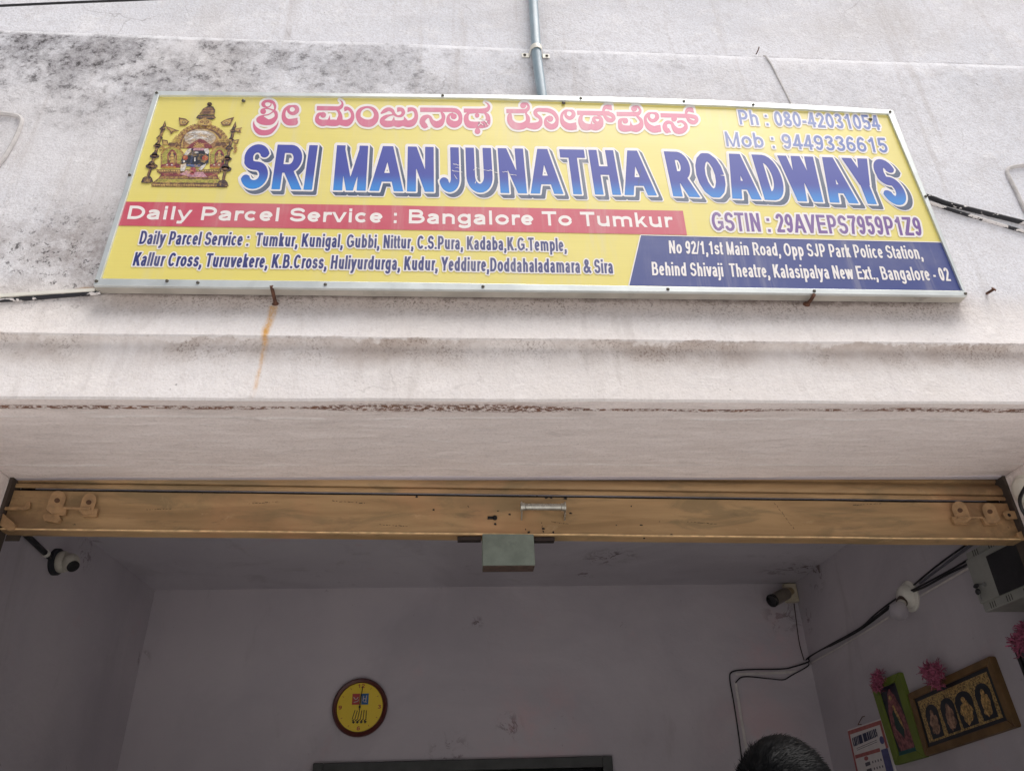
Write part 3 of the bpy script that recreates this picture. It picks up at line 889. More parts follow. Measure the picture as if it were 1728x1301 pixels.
def big(txt, bl, br, tl, tr):
    W = (math.dist(bl, br) + math.dist(tl, tr)) / 2; H = (math.dist(bl, tl) + math.dist(br, tr)) / 2
    cell = .7
    F = text_field(txt, W, H, .195, cell, 16)
    mp = lambda d: bilinear(*[S(*p, d) for p in (bl, br, tl, tr)], W, H, (0, 0, 0))
    sh = np.full(F.d.shape, 50.0)
    for k in range(0, 9):
        s = int(round(k))
        a = np.full(F.d.shape, 50.0)
        a[:a.shape[0] - s if s else None, s:] = F.d[s:, :a.shape[1] - s if s else None]
        sh = np.minimum(sh, a)
    sheet(F, np.minimum(sh, F.d), 4.6, mp(-.0032), 'lettering_outline', INK_PALE, sign)
    sheet(F, sh, 2.6, mp(-.0029), 'lettering_shadow', INK_SLATE, sign)
    sheet(F, F.d, 2.6, mp(-.0026), 'lettering_outline', INK_PALE, sign)
    sheet(F, F.d, -.2, mp(-.0022), 'lettering', INK_BLUE, sign)
big('SRI', (399.5, 319), (530, 321), (411, 243.3), (540, 245.5))
big('MANJUNATHA', (556, 321.5), (1109, 330.5), (563, 245.2), (1093, 254.8))
big('ROADWAYS', (1131, 331.5), (1540, 347.5), (1115, 255.3), (1506, 269.5))

# --- Kannada headline, drawn as pen strokes (x, y, width) read off the board
def cr(pts, closed=False, n=6):
    P_ = [np.array(p, float) for p in pts]; m = len(P_); out = []
    for i in range(m if closed else m - 1):
        g = (lambda k: P_[k % m]) if closed else (lambda k: P_[min(max(k, 0), m - 1)])
        p0, p1, p2, p3 = g(i - 1), g(i), g(i + 1), g(i + 2)
        for k in range(n):
            t = k / n
            out.append(.5 * (2 * p1 + (p2 - p0) * t + (2 * p0 - 5 * p1 + 4 * p2 - p3) * t * t + (3 * p1 - p0 - 3 * p2 + p3) * t ** 3))
    out.append(P_[0] if closed else P_[-1])
    return out
KAN = [
 ((415, 155, 9.095), [
  (1, [(300,150,40),(265,185,55),(275,215,50),(310,236,24),(350,236,18),(380,210,16),(385,175,16),(350,150,34)]),
  (0, [(300,150,40),(360,145,40),(415,165,42),(443,210,40),(447,255,30),(430,300,20)]),
  (0, [(262,304,84),(266,306,84)]),
  (0, [(245,280,30),(290,262,18),(350,264,18),(410,285,24),(455,320,50),(466,370,50),(448,415,60),(390,462,88),(310,473,86),(240,462,84),(205,440,90)]),
  (0, [(200,430,84),(225,400,60),(270,368,20),(340,355,18),(395,325,18),(425,300,20)]),
  (0, [(200,430,84),(240,420,96),(260,440,110),(330,470,88)]),
  (0, [(125,450,6),(120,500,26),(150,570,60),(210,620,84),(290,632,80),(370,615,74),(440,560,46),(485,500,20),(498,445,5)]),
  (1, [(712,222,28),(770,240,58),(785,285,66),(755,325,60),(712,337,52),(668,318,44),(650,280,44),(668,240,36)]),
  (0, [(712,225,26),(660,230,36),(600,280,46),(578,350,56),(590,420,76),(640,465,96),(700,470,104),(750,466,100)]),
  ('p', [(700,418),(795,402),(780,500),(700,520)]),
  ('p', [(1090,222),(1440,228),(1440,290),(1085,288)]),
  (0, [(1400,262,60),(1455,240,54),(1480,200,36),(1474,160,22),(1440,132,6)]),
  (0, [(1390,278,24),(1430,315,44),(1448,370,62),(1440,430,90)]),
  (0, [(1180,335,30),(1120,350,50),(1092,400,56),(1105,450,80),(1165,480,98),(1230,475,90)]),
  (0, [(1183,358,86),(1187,358,86)]),
  (0, [(1240,480,80),(1330,480,100),(1400,478,92),(1450,450,80)]),
  (0, [(1287,368,5),(1280,410,24),(1270,450,50)]),
  (0, [(1440,470,80),(1500,480,95),(1565,478,98),(1625,425,66),(1637,355,52),(1612,295,46),(1565,258,46),(1530,262,54)]),
  ('p', [(1512,230),(1560,230),(1560,285),(1510,305)]),
 ]),
 ((595, 155, 6.912), [
  (1, [(170,181,22),(240,205,40),(276,265,55),(262,330,70),(215,365,84),(170,370,86),(115,355,82),(72,310,60),(66,255,56),(100,205,38)]),
  (0, [(336,252,20),(375,225,46),(420,206,44),(462,222,40),(485,262,34),(525,287,24),(570,280,34),(592,245,42),(575,212,44),(540,206,46)]),
  ('p', [(520,186),(550,186),(550,232),(518,240)]),
  (0, [(485,270,16),(440,275,20),(390,292,38),(350,322,50),(347,355,60),(385,376,76),(440,376,72),(480,370,60)]),
  (0, [(440,376,66),(480,368,66),(530,376,78),(580,368,66),(612,360,70)]),
  (0, [(482,294,4),(480,320,20),(475,350,40)]),
  (0, [(600,292,4),(612,325,30),(622,350,50)]),
  (0, [(600,368,70),(650,376,78),(700,362,74),(735,318,52),(742,265,42),(725,220,42),(695,205,42),(665,206,44)]),
  ('p', [(642,186),(680,186),(680,228),(640,242)]),
  ('p', [(788,186),(1165,190),(1165,238),(788,238)]),
  (0, [(1150,214,46),(1210,225,52),(1250,265,48),(1258,320,46),(1238,365,62),(1185,383,78),(1130,358,68),(1114,310,38),(1130,272,28),(1165,258,24)]),
  (0, [(1178,290,66),(1182,290,66)]),
  (0, [(842,400,64),(812,358,64),(830,312,62),(875,290,40),(905,302,34),(925,345,46),(970,382,76),(1020,372,76),(1055,325,46),(1058,280,42),(1035,240,22)]),
  ('p', [(790,380),(855,370),(886,418),(808,418)]),
  ('p', [(1297,198),(1520,200),(1520,246),(1297,246)]),
  (0, [(1490,222,46),(1560,216,52),(1590,180,34),(1577,145,18),(1545,125,5)]),
  (0, [(1352,252,26),(1327,290,52),(1328,340,62),(1355,380,78),(1400,388,78),(1450,388,72),(1510,388,78),(1565,372,72),(1580,320,56),(1570,278,44),(1540,248,20)]),
  (0, [(1340,256,14),(1450,247,9),(1550,252,12)]),
  (0, [(1451,278,52),(1453,278,52)]),
  (0, [(1452,416,5),(1455,440,38),(1457,462,68)]),
 ]),
 ((845, 160, 9.6), [
  ('p', [(88,235),(430,238),(430,300),(92,302)]),
  (0, [(390,270,62),(440,235,54),(452,190,40),(420,150,34),(375,143,24)]),
  (0, [(361,178,92),(364,178,92)]),
  (0, [(160,300,20),(145,350,74),(152,430,92),(212,498,112),(300,516,110),(380,498,104),(435,440,76),(438,370,62),(405,305,22)]),
  (0, [(430,500,76),(500,508,100),(570,508,112),(628,478,86),(648,420,58),(628,370,52),(575,330,62),(560,282,64),(600,248,58),(680,250,62),(770,257,68),(850,292,66),(903,360,62),(913,430,54),(882,500,86),(815,522,92),(752,488,86),(724,430,48),(742,382,36),(790,355,30)]),
  (0, [(799,392,96),(802,392,96)]),
  (1, [(1105,258,26),(1165,275,50),(1180,325,66),(1150,370,62),(1105,380,58),(1060,350,48),(1050,310,44),(1065,270,34)]),
  (0, [(1105,258,24),(1050,262,34),(1000,310,44),(985,380,52),(1012,460,82),(1080,513,106),(1150,522,110),(1180,520,108)]),
  ('p', [(1140,466),(1222,450),(1232,568),(1140,578)]),
  ('p', [(1235,262),(1760,270),(1760,342),(1240,330)]),
  (0, [(1330,330,18),(1297,370,60),(1294,440,80),(1340,508,112),(1400,526,108),(1470,520,80)]),
  (0, [(1465,520,80),(1540,528,110),(1608,498,94),(1635,440,58),(1625,390,48),(1590,350,32),(1565,330,22)]),
  (0, [(1470,425,5),(1470,470,26),(1472,510,60)]),
  (1, [(1550,372,36),(1600,385,36),(1610,415,30),(1580,448,26),(1535,448,50),(1507,412,60),(1515,380,50)]),
 ]),
 ((1010, 160, 9.095), [
  (0, [(60,292,58),(150,294,60),(210,318,62),(234,365,56),(200,396,60),(145,383,66),(100,340,44),(82,290,36),(78,235,42),(105,195,56),(150,188,60)]),
  ('p', [(120,158),(200,162),(208,243),(130,224)]),
  ('p', [(275,266),(600,268),(600,332),(283,330)]),
  (0, [(540,302,64),(600,298,62),(636,265,46),(635,225,36),(605,190,32),(560,182,24)]),
  (0, [(544,218,88),(547,218,88)]),
  (0, [(430,375,24),(370,375,30),(330,405,58),(332,460,64),(355,508,98),(420,523,98),(510,515,80)]),
  (0, [(410,404,84),(414,404,84)]),
  (0, [(495,405,5),(497,450,24),(505,490,60)]),
  (0, [(500,515,80),(580,521,110),(638,488,94),(660,430,58),(645,385,52),(605,345,36),(580,322,22)]),
  (1, [(825,282,26),(885,298,48),(900,345,66),(870,390,56),(820,400,50),(780,370,44),(770,325,44),(785,290,34)]),
  (0, [(825,282,24),(770,290,34),(725,340,44),(720,400,48),(757,480,80),(830,528,102),(890,532,104)]),
  ('p', [(870,478),(950,462),(966,570),(880,582)]),
  ('p', [(948,286),(1400,298),(1400,358),(956,350)]),
  (0, [(1330,328,58),(1420,332,60),(1490,352,60),(1506,395,56),(1470,428,60),(1410,413,62),(1370,370,44),(1348,320,38),(1345,275,42),(1370,235,60),(1415,230,62)]),
  ('p', [(1380,202),(1452,206),(1468,282),(1390,262)]),
  (0, [(1158,372,84),(1162,372,84)]),
  (0, [(1050,560,70),(1025,520,78),(1017,475,66),(1042,433,56),(1090,425,46),(1130,450,46),(1152,500,64),(1200,553,92),(1270,558,88),(1323,528,78),(1343,480,52),(1313,432,44),(1265,410,38),(1222,420,36)]),
  ('p', [(1000,530),(1080,515),(1120,584),(1025,584)]),
 ])]
F = Field(415, 158, 1195, 240, .55)
for (ox, oy, s_), strokes in KAN:
    for kind, pts in strokes:
        if kind == 'p':
            F.put([('poly', [(ox + a / s_, oy + b / s_) for a, b in pts])], 8); continue
        q = cr(pts, bool(kind))
        F.put([('cone', ox + a[0] / s_, oy + a[1] / s_, max(a[2], 3) / 2 / s_, ox + b[0] / s_, oy + b[1] / s_, max(b[2], 3) / 2 / s_) for a, b in zip(q, q[1:])], 8)
sheet(F, F.d, 3.6, lambda u, v: S(u, v, -.0030), 'headline_outline', INK_PALE, sign)
sheet(F, F.d, 0.0, lambda u, v: S(u, v, -.0026), 'headline', INK_PINK, sign)

# --- shrine picture at the left end of the board
emb = empty('shrine_picture', S(315, 312, -.003), None, None)
set_parent(emb, sign)
PIC = {}
def pic(col):
    if col not in PIC:
        g = NT('printed picture tone'); c = lin(col)
        n1 = g.noise(150, 8, .8, .6); n2 = g.noise(60, 6, .7, .8, g.scaled((1, 1, 1), (2, 5, 1)))
        cc_ = g.mix(g.mul(g.step(n1, .42, .58), .75), c, tuple(v * .32 for v in c[:3]) + (1,))
        cc_ = g.mix(g.mul(g.step(n2, .50, .62), .5), cc_, lin((206, 168, 96)))
        PIC[col] = g.out(cc_, .4, 0, None, .8)
    return PIC[col]
LAY = [0]
groups = {}
def E_(cx, cy, rx, ry, a0=0, a1=360, n=22):
    return [(cx + rx * math.cos(R(a0 + (a1 - a0) * k / n)), cy + ry * math.sin(R(a0 + (a1 - a0) * k / n))) for k in range(n + (0 if a1 - a0 == 360 else 1))]
def shape(part, col, *polys):
    LAY[0] += 1
    mb = groups.setdefault((part, col), MB())
    d = -.0036 + LAY[0] * .000008
    for pts in polys:
        mb.flat([S(230 + a / 7.653, 160 + b / 7.653, d) for a, b in pts])
def bar(x0, y0, x1, y1, w):
    L = math.hypot(x1 - x0, y1 - y0); nx, ny = -(y1 - y0) / L * w / 2, (x1 - x0) / L * w / 2
    return [(x0 + nx, y0 + ny), (x1 + nx, y1 + ny), (x1 - nx, y1 - ny), (x0 - nx, y0 - ny)]
BR, DB, GO, LG, MA, GR, WH, BK, PK, ORG, TAN, PALE = '76503e', '453236', 'b58a4c', 'cfae62', '8e3a44', 'b3aa4c', 'e4dfda', '1c2540', 'cf9aa6', 'c05236', '9a7048', 'c9b8a4'
# arch
shape('arch', BR, E_(850, 650, 345, 275, 170, 370, 40))
shape('arch', GO, E_(850, 652, 325, 252, 170, 370, 40))
shape('arch', BR, E_(848, 655, 290, 225, 170, 370, 40))
for k in range(40):
    a = 180 + 180 * k / 39
    x, y = 850 + 337 * math.cos(R(a)), 648 + 265 * math.sin(R(a))
    shape('arch', LG if k % 2 else TAN, E_(x, y, 15, 14, n=8))
for k in range(34):
    a = 182 + 176 * k / 33
    x, y = 849 + 306 * math.cos(R(a)), 653 + 238 * math.sin(R(a))
    shape('arch', LG if k % 3 else MA, E_(x, y, 8, 9, n=7))
shape('arch', LG, E_(840, 660, 258, 215, 172, 368, 36))
shape('arch', TAN, E_(836, 662, 240, 205, 172, 368, 36))
shape('canopy', PALE, E_(822, 560, 205, 108, n=30))
for k in range(7):
    a0 = 195 + k * 22
    shape('canopy', 'f0ece6' if k % 2 else 'b09a88', E_(822, 560 + 10 * k - 30, 170 - 14 * k, 30 + 4 * k, a0 - 30, a0 + 70, 10) + E_(822, 562 + 10 * k - 22, 165 - 14 * k, 26 + 4 * k, a0 + 70, a0 - 30, 10))
shape('canopy', WH, [(650, 500), (760, 470), (900, 475), (990, 530), (900, 505), (760, 500)], [(640, 590), (740, 545), (860, 540), (980, 590), (860, 565), (740, 572)])
shape('canopy', '7c6258', bar(640, 615, 740, 590, 5), bar(660, 540, 800, 515, 5), bar(820, 516, 960, 545, 5))
# side shrines
for cx, w in ((465, 150), (1075, 125)):
    shape('niche', GO, [(cx - w, 945), (cx - w, 760), (cx - w * .7, 700), (cx, 655), (cx + w * .7, 700), (cx + w, 760), (cx + w * .85, 945)])
    shape('niche', GR, [(cx - w * .86, 900), (cx - w * .86, 770), (cx - w * .6, 715), (cx, 680), (cx + w * .6, 715), (cx + w * .84, 770), (cx + w * .74, 900)])
    for k in range(12):
        t = k / 11
        shape('niche', BR if k % 2 else LG, E_(cx - w * .93, 765 + 150 * t, 9, 6, n=7), E_(cx + w * .86, 765 + 150 * t, 9, 6, n=7))
    shape('niche', MA, [(cx - 65, 890), (cx - 62, 770), (cx - 30, 722), (cx, 706), (cx + 30, 722), (cx + 58, 770), (cx + 60, 890)])
    shape('niche', DB, [(cx - 50, 880), (cx - 46, 780), (cx, 735), (cx + 44, 780), (cx + 48, 880)])
    shape('niche', LG, E_(cx - 2, 820, 30, 55), E_(cx - 2, 752, 17, 20), bar(cx - 45, 790, cx - 38, 850, 12), bar(cx + 40, 790, cx + 36, 850, 12), bar(cx - 18, 850, cx - 22, 880, 14), bar(cx + 14, 850, cx + 18, 880, 14))
    shape('niche', MA, bar(cx - 30, 800, cx + 26, 806, 7), bar(cx - 26, 838, cx + 24, 842, 7))
    shape('niche', BR, [(cx - 60, 655), (cx - 40, 620), (cx + 70, 620), (cx + 90, 655), (cx + 40, 668), (cx - 20, 668)])
    shape('niche', LG, bar(cx - 10, 605, cx + 110, 605, 14), bar(cx + 5, 580, cx + 95, 580, 12), [(cx + 20, 570), (cx + 52, 520), (cx + 82, 570)])
    shape('niche', MA, [(cx - w, 945), (cx - w, 905), (cx - 70, 890), (cx + 60, 890), (cx + w * .85, 905), (cx + w * .85, 945)])
    shape('niche', WH, E_(cx - 68, 908, 12, 9, n=10), E_(cx - 6, 908, 12, 9, n=10))
# plinth
shape('plinth', BR, [(258, 965), (1090, 965), (1092, 1005), (1045, 1030), (1062, 1075), (1110, 1150), (1172, 1160), (1172, 1198), (198, 1188), (195, 1150), (290, 1075), (318, 1030), (270, 1003)])
shape('plinth', LG, [(268, 972), (1080, 972), (1080, 992), (272, 992)])
shape('plinth', MA, [(300, 1012), (1060, 1012), (1040, 1036), (1050, 1052), (316, 1050), (328, 1034)])
shape('plinth', GO, [(330, 1060), (1046, 1062), (1060, 1078), (300, 1076)])
shape('plinth', GR, [(292, 1090), (1062, 1094), (1090, 1140), (240, 1134)])
shape('plinth', LG, [(205, 1156), (1165, 1166), (1165, 1182), (206, 1176)])
for k in range(26):
    x = 285 + k * 31
    shape('plinth', BR, bar(x, 975, x + 6, 990, 9))
    shape('plinth', LG if k % 2 else MA, bar(x + 12, 1064, x + 20, 1075, 12))
for k in range(30):
    x = 215 + k * 32
    shape('plinth', BR, bar(x, 1160, x + 2, 1184, 6))
shape('plinth', 'cc8f3a', bar(330, 940, 510, 938, 16), bar(950, 940, 1100, 944, 16))
# idol
shape('idol', MA, [(640, 690), (700, 640), (760, 600), (820, 570), (880, 590), (950, 640), (1000, 690), (930, 700), (840, 680), (720, 700)])
shape('idol', LG, *[bar(808, 680, 808 + 72 * math.cos(R(a)), 680 + 62 * math.sin(R(a)), 11) for a in range(185, 360, 25)])
shape('idol', GO, E_(808, 685, 34, 18))
shape('idol', BK, [(560, 890), (610, 780), (660, 715), (740, 690), (880, 690), (940, 730), (935, 890), (880, 900), (640, 900)])
shape('idol', PK, [(742, 690), (870, 690), (880, 720), (810, 732), (735, 720)])
shape('idol', '141b30', [(700, 722), (890, 722), (905, 800), (890, 900), (820, 945), (700, 935), (648, 890), (668, 800)])
shape('idol', '2c3c60', [(715, 740), (740, 738), (720, 890), (690, 890)])
shape('idol', WH, [(632, 745), (665, 705), (712, 695), (700, 740), (660, 785), (620, 780)], [(872, 700), (930, 695), (945, 740), (925, 770), (890, 755)], [(575, 905), (640, 890), (645, 930), (620, 990), (570, 985)], [(840, 920), (905, 890), (880, 940), (840, 975), (800, 965)])
shape('idol', ORG, E_(632, 815, 34, 30), E_(888, 820, 38, 34))
shape('idol', WH, E_(778, 748, 27, 11, n=12), bar(758, 812, 756, 862, 17), E_(615, 862, 14, 16, n=8))
shape('idol', '5c6a94', [(640, 898), (830, 905), (820, 940), (655, 925)])
shape('idol', PK, [(560, 1030), (650, 980), (720, 1000), (860, 1000), (920, 1068), (700, 1066)])
shape('idol', 'b4545c', E_(732, 975, 42, 38), E_(720, 1015, 32, 22))
# crown, face, leaves
shape('finial', DB, [(772, 300), (800, 262), (1005, 268), (1028, 302), (985, 322), (812, 316)], [(812, 255), (862, 182), (925, 148), (992, 155), (1018, 195), (1012, 262)], E_(946, 125, 32, 26), bar(946, 100, 946, 150, 26))
shape('finial', BR, [(842, 236), (880, 186), (930, 162), (985, 168), (1000, 240)])
shape('finial', TAN, bar(846, 205, 1008, 208, 12), bar(822, 245, 1012, 250, 9), bar(800, 288, 1012, 292, 10), bar(876, 180, 990, 178, 8))
shape('finial', LG, E_(882, 362, 92, 50, n=24))
shape('finial', BR, E_(845, 352, 24, 17, n=12), E_(920, 354, 24, 17, n=12), [(820, 392), (945, 396), (885, 418)], [(870, 365), (895, 365), (884, 385)])
shape('finial', GO, E_(845, 352, 12, 9, n=8), E_(920, 354, 12, 9, n=8), [(860, 330), (895, 296), (915, 332)])
shape('finial', BR, [(548, 296), (640, 312), (684, 350), (640, 398), (562, 402)], [(1264, 290), (1150, 322), (1088, 360), (1118, 404), (1212, 398), (1238, 340)])
shape('finial', LG, [(566, 318), (636, 328), (664, 352), (632, 382), (576, 386)], [(1228, 318), (1152, 338), (1108, 364), (1126, 388), (1200, 384), (1218, 345)])
shape('finial', BR, E_(612, 356, 28, 18, n=12), E_(1164, 366, 28, 17, n=12))
shape('finial', 'd8c484', E_(612, 356, 16, 9, n=10), E_(1164, 366, 16, 9, n=10))
# lamp posts and pennants
for (x0, y0, x1, y1), discs in (((350, 420, 145, 1080), ((338, 445, 40), (300, 562, 42), (272, 662, 52), (236, 795, 62), (198, 925, 78))), ((1258, 430, 1118, 1130), ((1248, 470, 42), (1222, 590, 45), (1200, 692, 50), (1174, 832, 60), (1150, 962, 80)))):
    shape('lamp_post', DB, bar(x0, y0, x1, y1, 38))
    shape('lamp_post', TAN, bar(x0 - 2, y0 + 40, x1 + 4, y1 - 30, 11))
    for a, b, r_ in discs:
        shape('lamp_post', DB, E_(a, b, r_, r_ * .48, n=18), E_(a, b - r_ * .25, r_ * .6, r_ * .6, n=14))
        shape('lamp_post', BR, E_(a - 4, b - 2, r_ * .5, r_ * .16, n=10))
    shape('lamp_post', DB, [(x1 - 85, y1 + 55), (x1 - 60, y1 - 5), (x1 - 30, y1 - 25), (x1 + 40, y1 - 22), (x1 + 60, y1 + 5), (x1 + 72, y1 + 52), (x1 - 10, y1 + 66)])
    shape('lamp_post', BR, bar(x1 - 60, y1 + 22, x1 + 55, y1 + 24, 8))
    shape('lamp_post', DB, [(x0 + 22, y0 - 85), (x0 + 34, y0 - 15), (x0 + 5, y0 + 30), (x0 - 28, y0 + 20)])
    shape('lamp_post', GO, [(x0 + 18, y0 - 66), (x0 + 22, y0 - 20), (x0 + 2, y0 - 8)])
shape('pennant', BR, [(385, 408), (470, 438), (560, 470), (482, 478), (446, 518), (430, 470), (392, 440)], [(1282, 440), (1368, 422), (1340, 460), (1358, 498), (1290, 480)], [(1255, 590), (1328, 576), (1306, 640), (1262, 630)], [(330, 580), (400, 590), (420, 650), (340, 650)])
shape('pennant', LG, [(410, 425), (470, 448), (505, 466), (470, 466), (446, 490), (440, 460)], [(1296, 450), (1340, 438), (1322, 462), (1334, 480), (1298, 472)], [(1268, 600), (1310, 590), (1298, 626), (1270, 620)], [(345, 595), (392, 602), (402, 640), (350, 640)])
shape('pennant', GO, *[E_(1270 + 14 * math.sin(k), 660 + k * 26, 22, 15, n=9) for k in range(4)], *[E_(330 + 20 * math.sin(k * 2), 670 + k * 22, 20, 13, n=9) for k in range(3)])
for (part, col), mb in groups.items():
    mb.build(part, pic(col), emb)

# scratches and torn spots in the vinyl
mb = MB()
rnd = random.Random(3)
def scratch(x0, y0, x1, y1, w=.8):
    n = 5
    pts = [(x0 + (x1 - x0) * k / n + rnd.uniform(-.6, .6), y0 + (y1 - y0) * k / n + rnd.uniform(-.7, .7)) for k in range(n + 1)]
    for a, b in zip(pts, pts[1:]):
        q = bar(*a, *b, w * rnd.uniform(.5, 1.2))
        mb.flat([S(*p, -.0016 + rnd.random() * .0002) for p in q])
for a in [(765, 277, 778, 280), (763, 288, 780, 291), (766, 296, 772, 303), (799, 288, 805, 283), (802, 310, 806, 297), (806, 284, 826, 289), (826, 287, 842, 293), (848, 291, 858, 290), (858, 294, 872, 297), (768, 283, 776, 284, .6), (812, 200, 822, 206, 1.6), (806, 203, 815, 212, 1.4), (818, 203, 824, 212, 1.2), (807, 213, 812, 208, 1.2)]:
    scratch(*a)
mb.build('scratches', INK_PALE, sign)
mb = MB()
for a in [(809, 205, 806, 213, .8), (813, 199, 819, 203, .7), (820, 208, 826, 204, .7), (816, 208, 818, 215, .6), (1081, 285, 1077, 315, .7)]:
    scratch(*a)
mb.build('torn_vinyl', INK_SLATE, sign)

# support rods under the sign
for lab, p, q in (('rusty iron rod holding the sign at the top of the orange rust run', S(457.5, 484, .004), at_y(465, 514, YW - .0)), ('rusty iron rod under the navy end of the sign', S(1374.5, 499, .004), at_y(1361, 514, YW))):
    t = empty('support_rod', q, lab, 'rod', 'iron rods under the sign')
    mb = MB(); mb.tube([p + Vector((0, 0, .004)), p.lerp(q, .5) + Vector((.001, 0, 0)), q + (q - p) * .12], [.0052, .005, .0055], 8, smooth=3); mb.build('shaft', M['rust'], t, smooth=True)
    mb = MB(); mb.ellipsoid(q, (.011, .006, .009), 10, 6); mb.build('plug', M['rust'], t, smooth=True)

# ================================================================ PIPE, CABLES, NAILS ON THE FACADE
pipe = empty('conduit_pipe', at_y(917, 175, YW - .02), 'grey plastic conduit pipe running up the wall from behind the sign', 'pipe')
pts = [at_y(919, 200, YW - .022), at_y(913, 150, YW - .022), at_y(907.5, 110, YW - .024), at_y(905, 85, YW - .026), at_y(902.5, 45, YW - .016), at_y(899.5, 0, YW - .008), at_y(892, -110, YW - .006)]
mb = MB(); mb.tube(pts, .0172, 16, smooth=6); mb.build('tube', M['grey_pvc'], pipe, smooth=True)
cl = at_y(905.5, 84, YW - .026)
c0 = pts[3]; ax_ = (pts[4] - pts[2]).normalized()
side = ax_.cross(Vector((0, 1, 0))).normalized(); outw = Vector((0, -1, 0))
mb = MB()
rad = .0192; wdt = .011
ring = []
for k in range(17):
    a = math.pi * k / 16
    ring.append(side * math.cos(a) * rad + outw * math.sin(a) * rad)
wall_d = Vector((0, .024, 0))
path = [ring[0] + side * .030 + wall_d, ring[0] + side * .004 + wall_d] + [r_ for r_ in ring] + [ring[-1] - side * .004 + wall_d, ring[-1] - side * .030 + wall_d]
for i in range(len(path) - 1):
    a, b = path[i], path[i + 1]
    nrm = (b - a).cross(ax_).normalized() * .0022
    P8 = [c0 + a - ax_ * wdt, c0 + b - ax_ * wdt, c0 + b + ax_ * wdt, c0 + a + ax_ * wdt]
    mb.prism(P8, nrm)
clamp = mb.build('saddle_clamp', M['white_pvc'], pipe)
for s_ in (1, -1):
    p = c0 + (ring[0] if s_ > 0 else ring[-1]) + side * s_ * .02 + wall_d
    mb = MB(); mb.lathe([(.0055, 0), (.005, .003), (.002, .0045)], p + Vector((0, -.002, 0)), (0, -1, 0), 10); mb.build('screw', scr, clamp)

def cable_mat(name, seed, th=.595):
    g = NT(name)
    f = g.noise(1.0, 3, .6, .4, g.scaled((24, 40, 60), (seed, 0, 0)))
    c = g.mix(g.step(f, th, th + .02), lin((30, 30, 36)), lin((222, 217, 214)))
    return g.out(c, .6)
cm1, cm2 = cable_mat('flaking painted cable', 3.0), cable_mat('mostly painted cable', 9.0, .50)
for nm, lab, p, r_, m_ in (
    ('wall_cable', 'thick black flaking cable, upper of the pair leaving the right edge of the sign', [(1560, 330), (1575, 335), (1600, 344), (1660, 359), (1728, 376), (1850, 408), (2150, 487), (2500, 580)], .0075, cm1),
    ('wall_cable', 'thin white-painted cable, lower of the pair leaving the right edge of the sign', [(1562, 340), (1580, 346), (1610, 356), (1660, 371), (1728, 391), (1850, 425), (2150, 505), (2500, 598)], .0052, cm2),
    ('wall_cable', 'black cable with paint patches running left from the lower left sign corner', [(170, 494), (150, 495.5), (100, 499.5), (60, 503), (0, 507), (-80, 513), (-350, 533), (-800, 566)], .0062, cm1)):
    t = MB(); t.tube([at_y(a, b, YW - r_ * .9) for a, b in p], r_, 8, smooth=5)
    tag(t.build(nm, m_, smooth=True), lab, 'cable', 'painted cables on the facade')
t = MB()
cas = [(160, 488.5), (120, 491), (60, 494.5), (0, 498.5), (-80, 504), (-350, 524), (-800, 557)]
for a, b in zip(cas, cas[1:]):
    pa, pb = at_y(*a, YW - .014), at_y(*b, YW - .014)
    t.prism([pa + Vector((0, 0, .005)), pb + Vector((0, 0, .005)), pb - Vector((0, 0, .005)), pa - Vector((0, 0, .005))], (0, .016, 0))
tag(t.build('cable_casing', M['white_pvc']), 'white painted cable strip above the black cable at the lower left corner of the sign', 'casing')
# painted-over bent cables
pm = plain('painted-over cable', (196, 192, 190), .8, scale=50, vary=.1, dirt=.25)
for lab, p, r_ in (('bent painted cable loop at the left edge, level with the shrine picture', [(-700, 120), (-300, 158), (-30, 188), (0, 191.5), (25, 195), (34, 199), (36, 208), (26, 234), (10, 262), (-6, 285), (-30, 330), (-60, 400), (-84, 505)], .0065),
                   ('bent painted cable at the right edge above the black cable pair', [(2400, 222), (2000, 256), (1760, 277), (1728, 279.5), (1706, 283), (1700, 288), (1701, 296), (1714, 322), (1728, 352), (1752, 400), (1780, 470), (1800, 560)], .0065),
                   ('thin painted wire slanting down to the top edge of the sign', [(1288, 95), (1293, 97), (1303, 112), (1314, 134), (1325, 156), (1338, 182)], .003)):
    t = MB(); t.tube([at_y(a, b, YW - r_ * .6) for a, b in p], r_, 8, smooth=6)
    tag(t.build('painted_wire', pm, smooth=True), lab, 'wire', 'wires painted over on the facade')
t = MB(); t.tube([at_y(-900, 44, 1.69), at_y(-400, 27, 1.67), at_y(-60, 13, 1.66), at_y(0, 10.5, 1.66), at_y(120, 5, 1.66), at_y(240, 0, 1.66), at_y(420, -9, 1.66), at_y(900, -36, 1.68), at_y(1500, -72, 1.72)], .0042, 6, smooth=4)
tag(t.build('overhead_wire', M['black'], smooth=True), 'thin black wire crossing the upper left corner in front of the wall', 'wire')
nl = MB()
nl.tube([at_y(1664, 496, YW + .01), at_y(1667, 494.5, YW - .01), at_y(1676, 489, YW - .03)], .0042, 8)
nl.lathe([(.008, 0), (.007, .003)], at_y(1676.5, 488.7, YW - .031), Vector((.3, -.8, .3)), 10)
tag(nl.build('wall_nail', M['rust']), 'short rusty nail sticking out of the wall right of the sign', 'nail')
nl = MB(); nl.tube([at_y(1276, 92, YW), at_y(1279, 86, YW - .02), at_y(1281, 80, YW - .018)], .002, 6, smooth=3)
tag(nl.build('wire_hook', M['rust']), 'small wire hook above the slanting painted wire', 'hook')

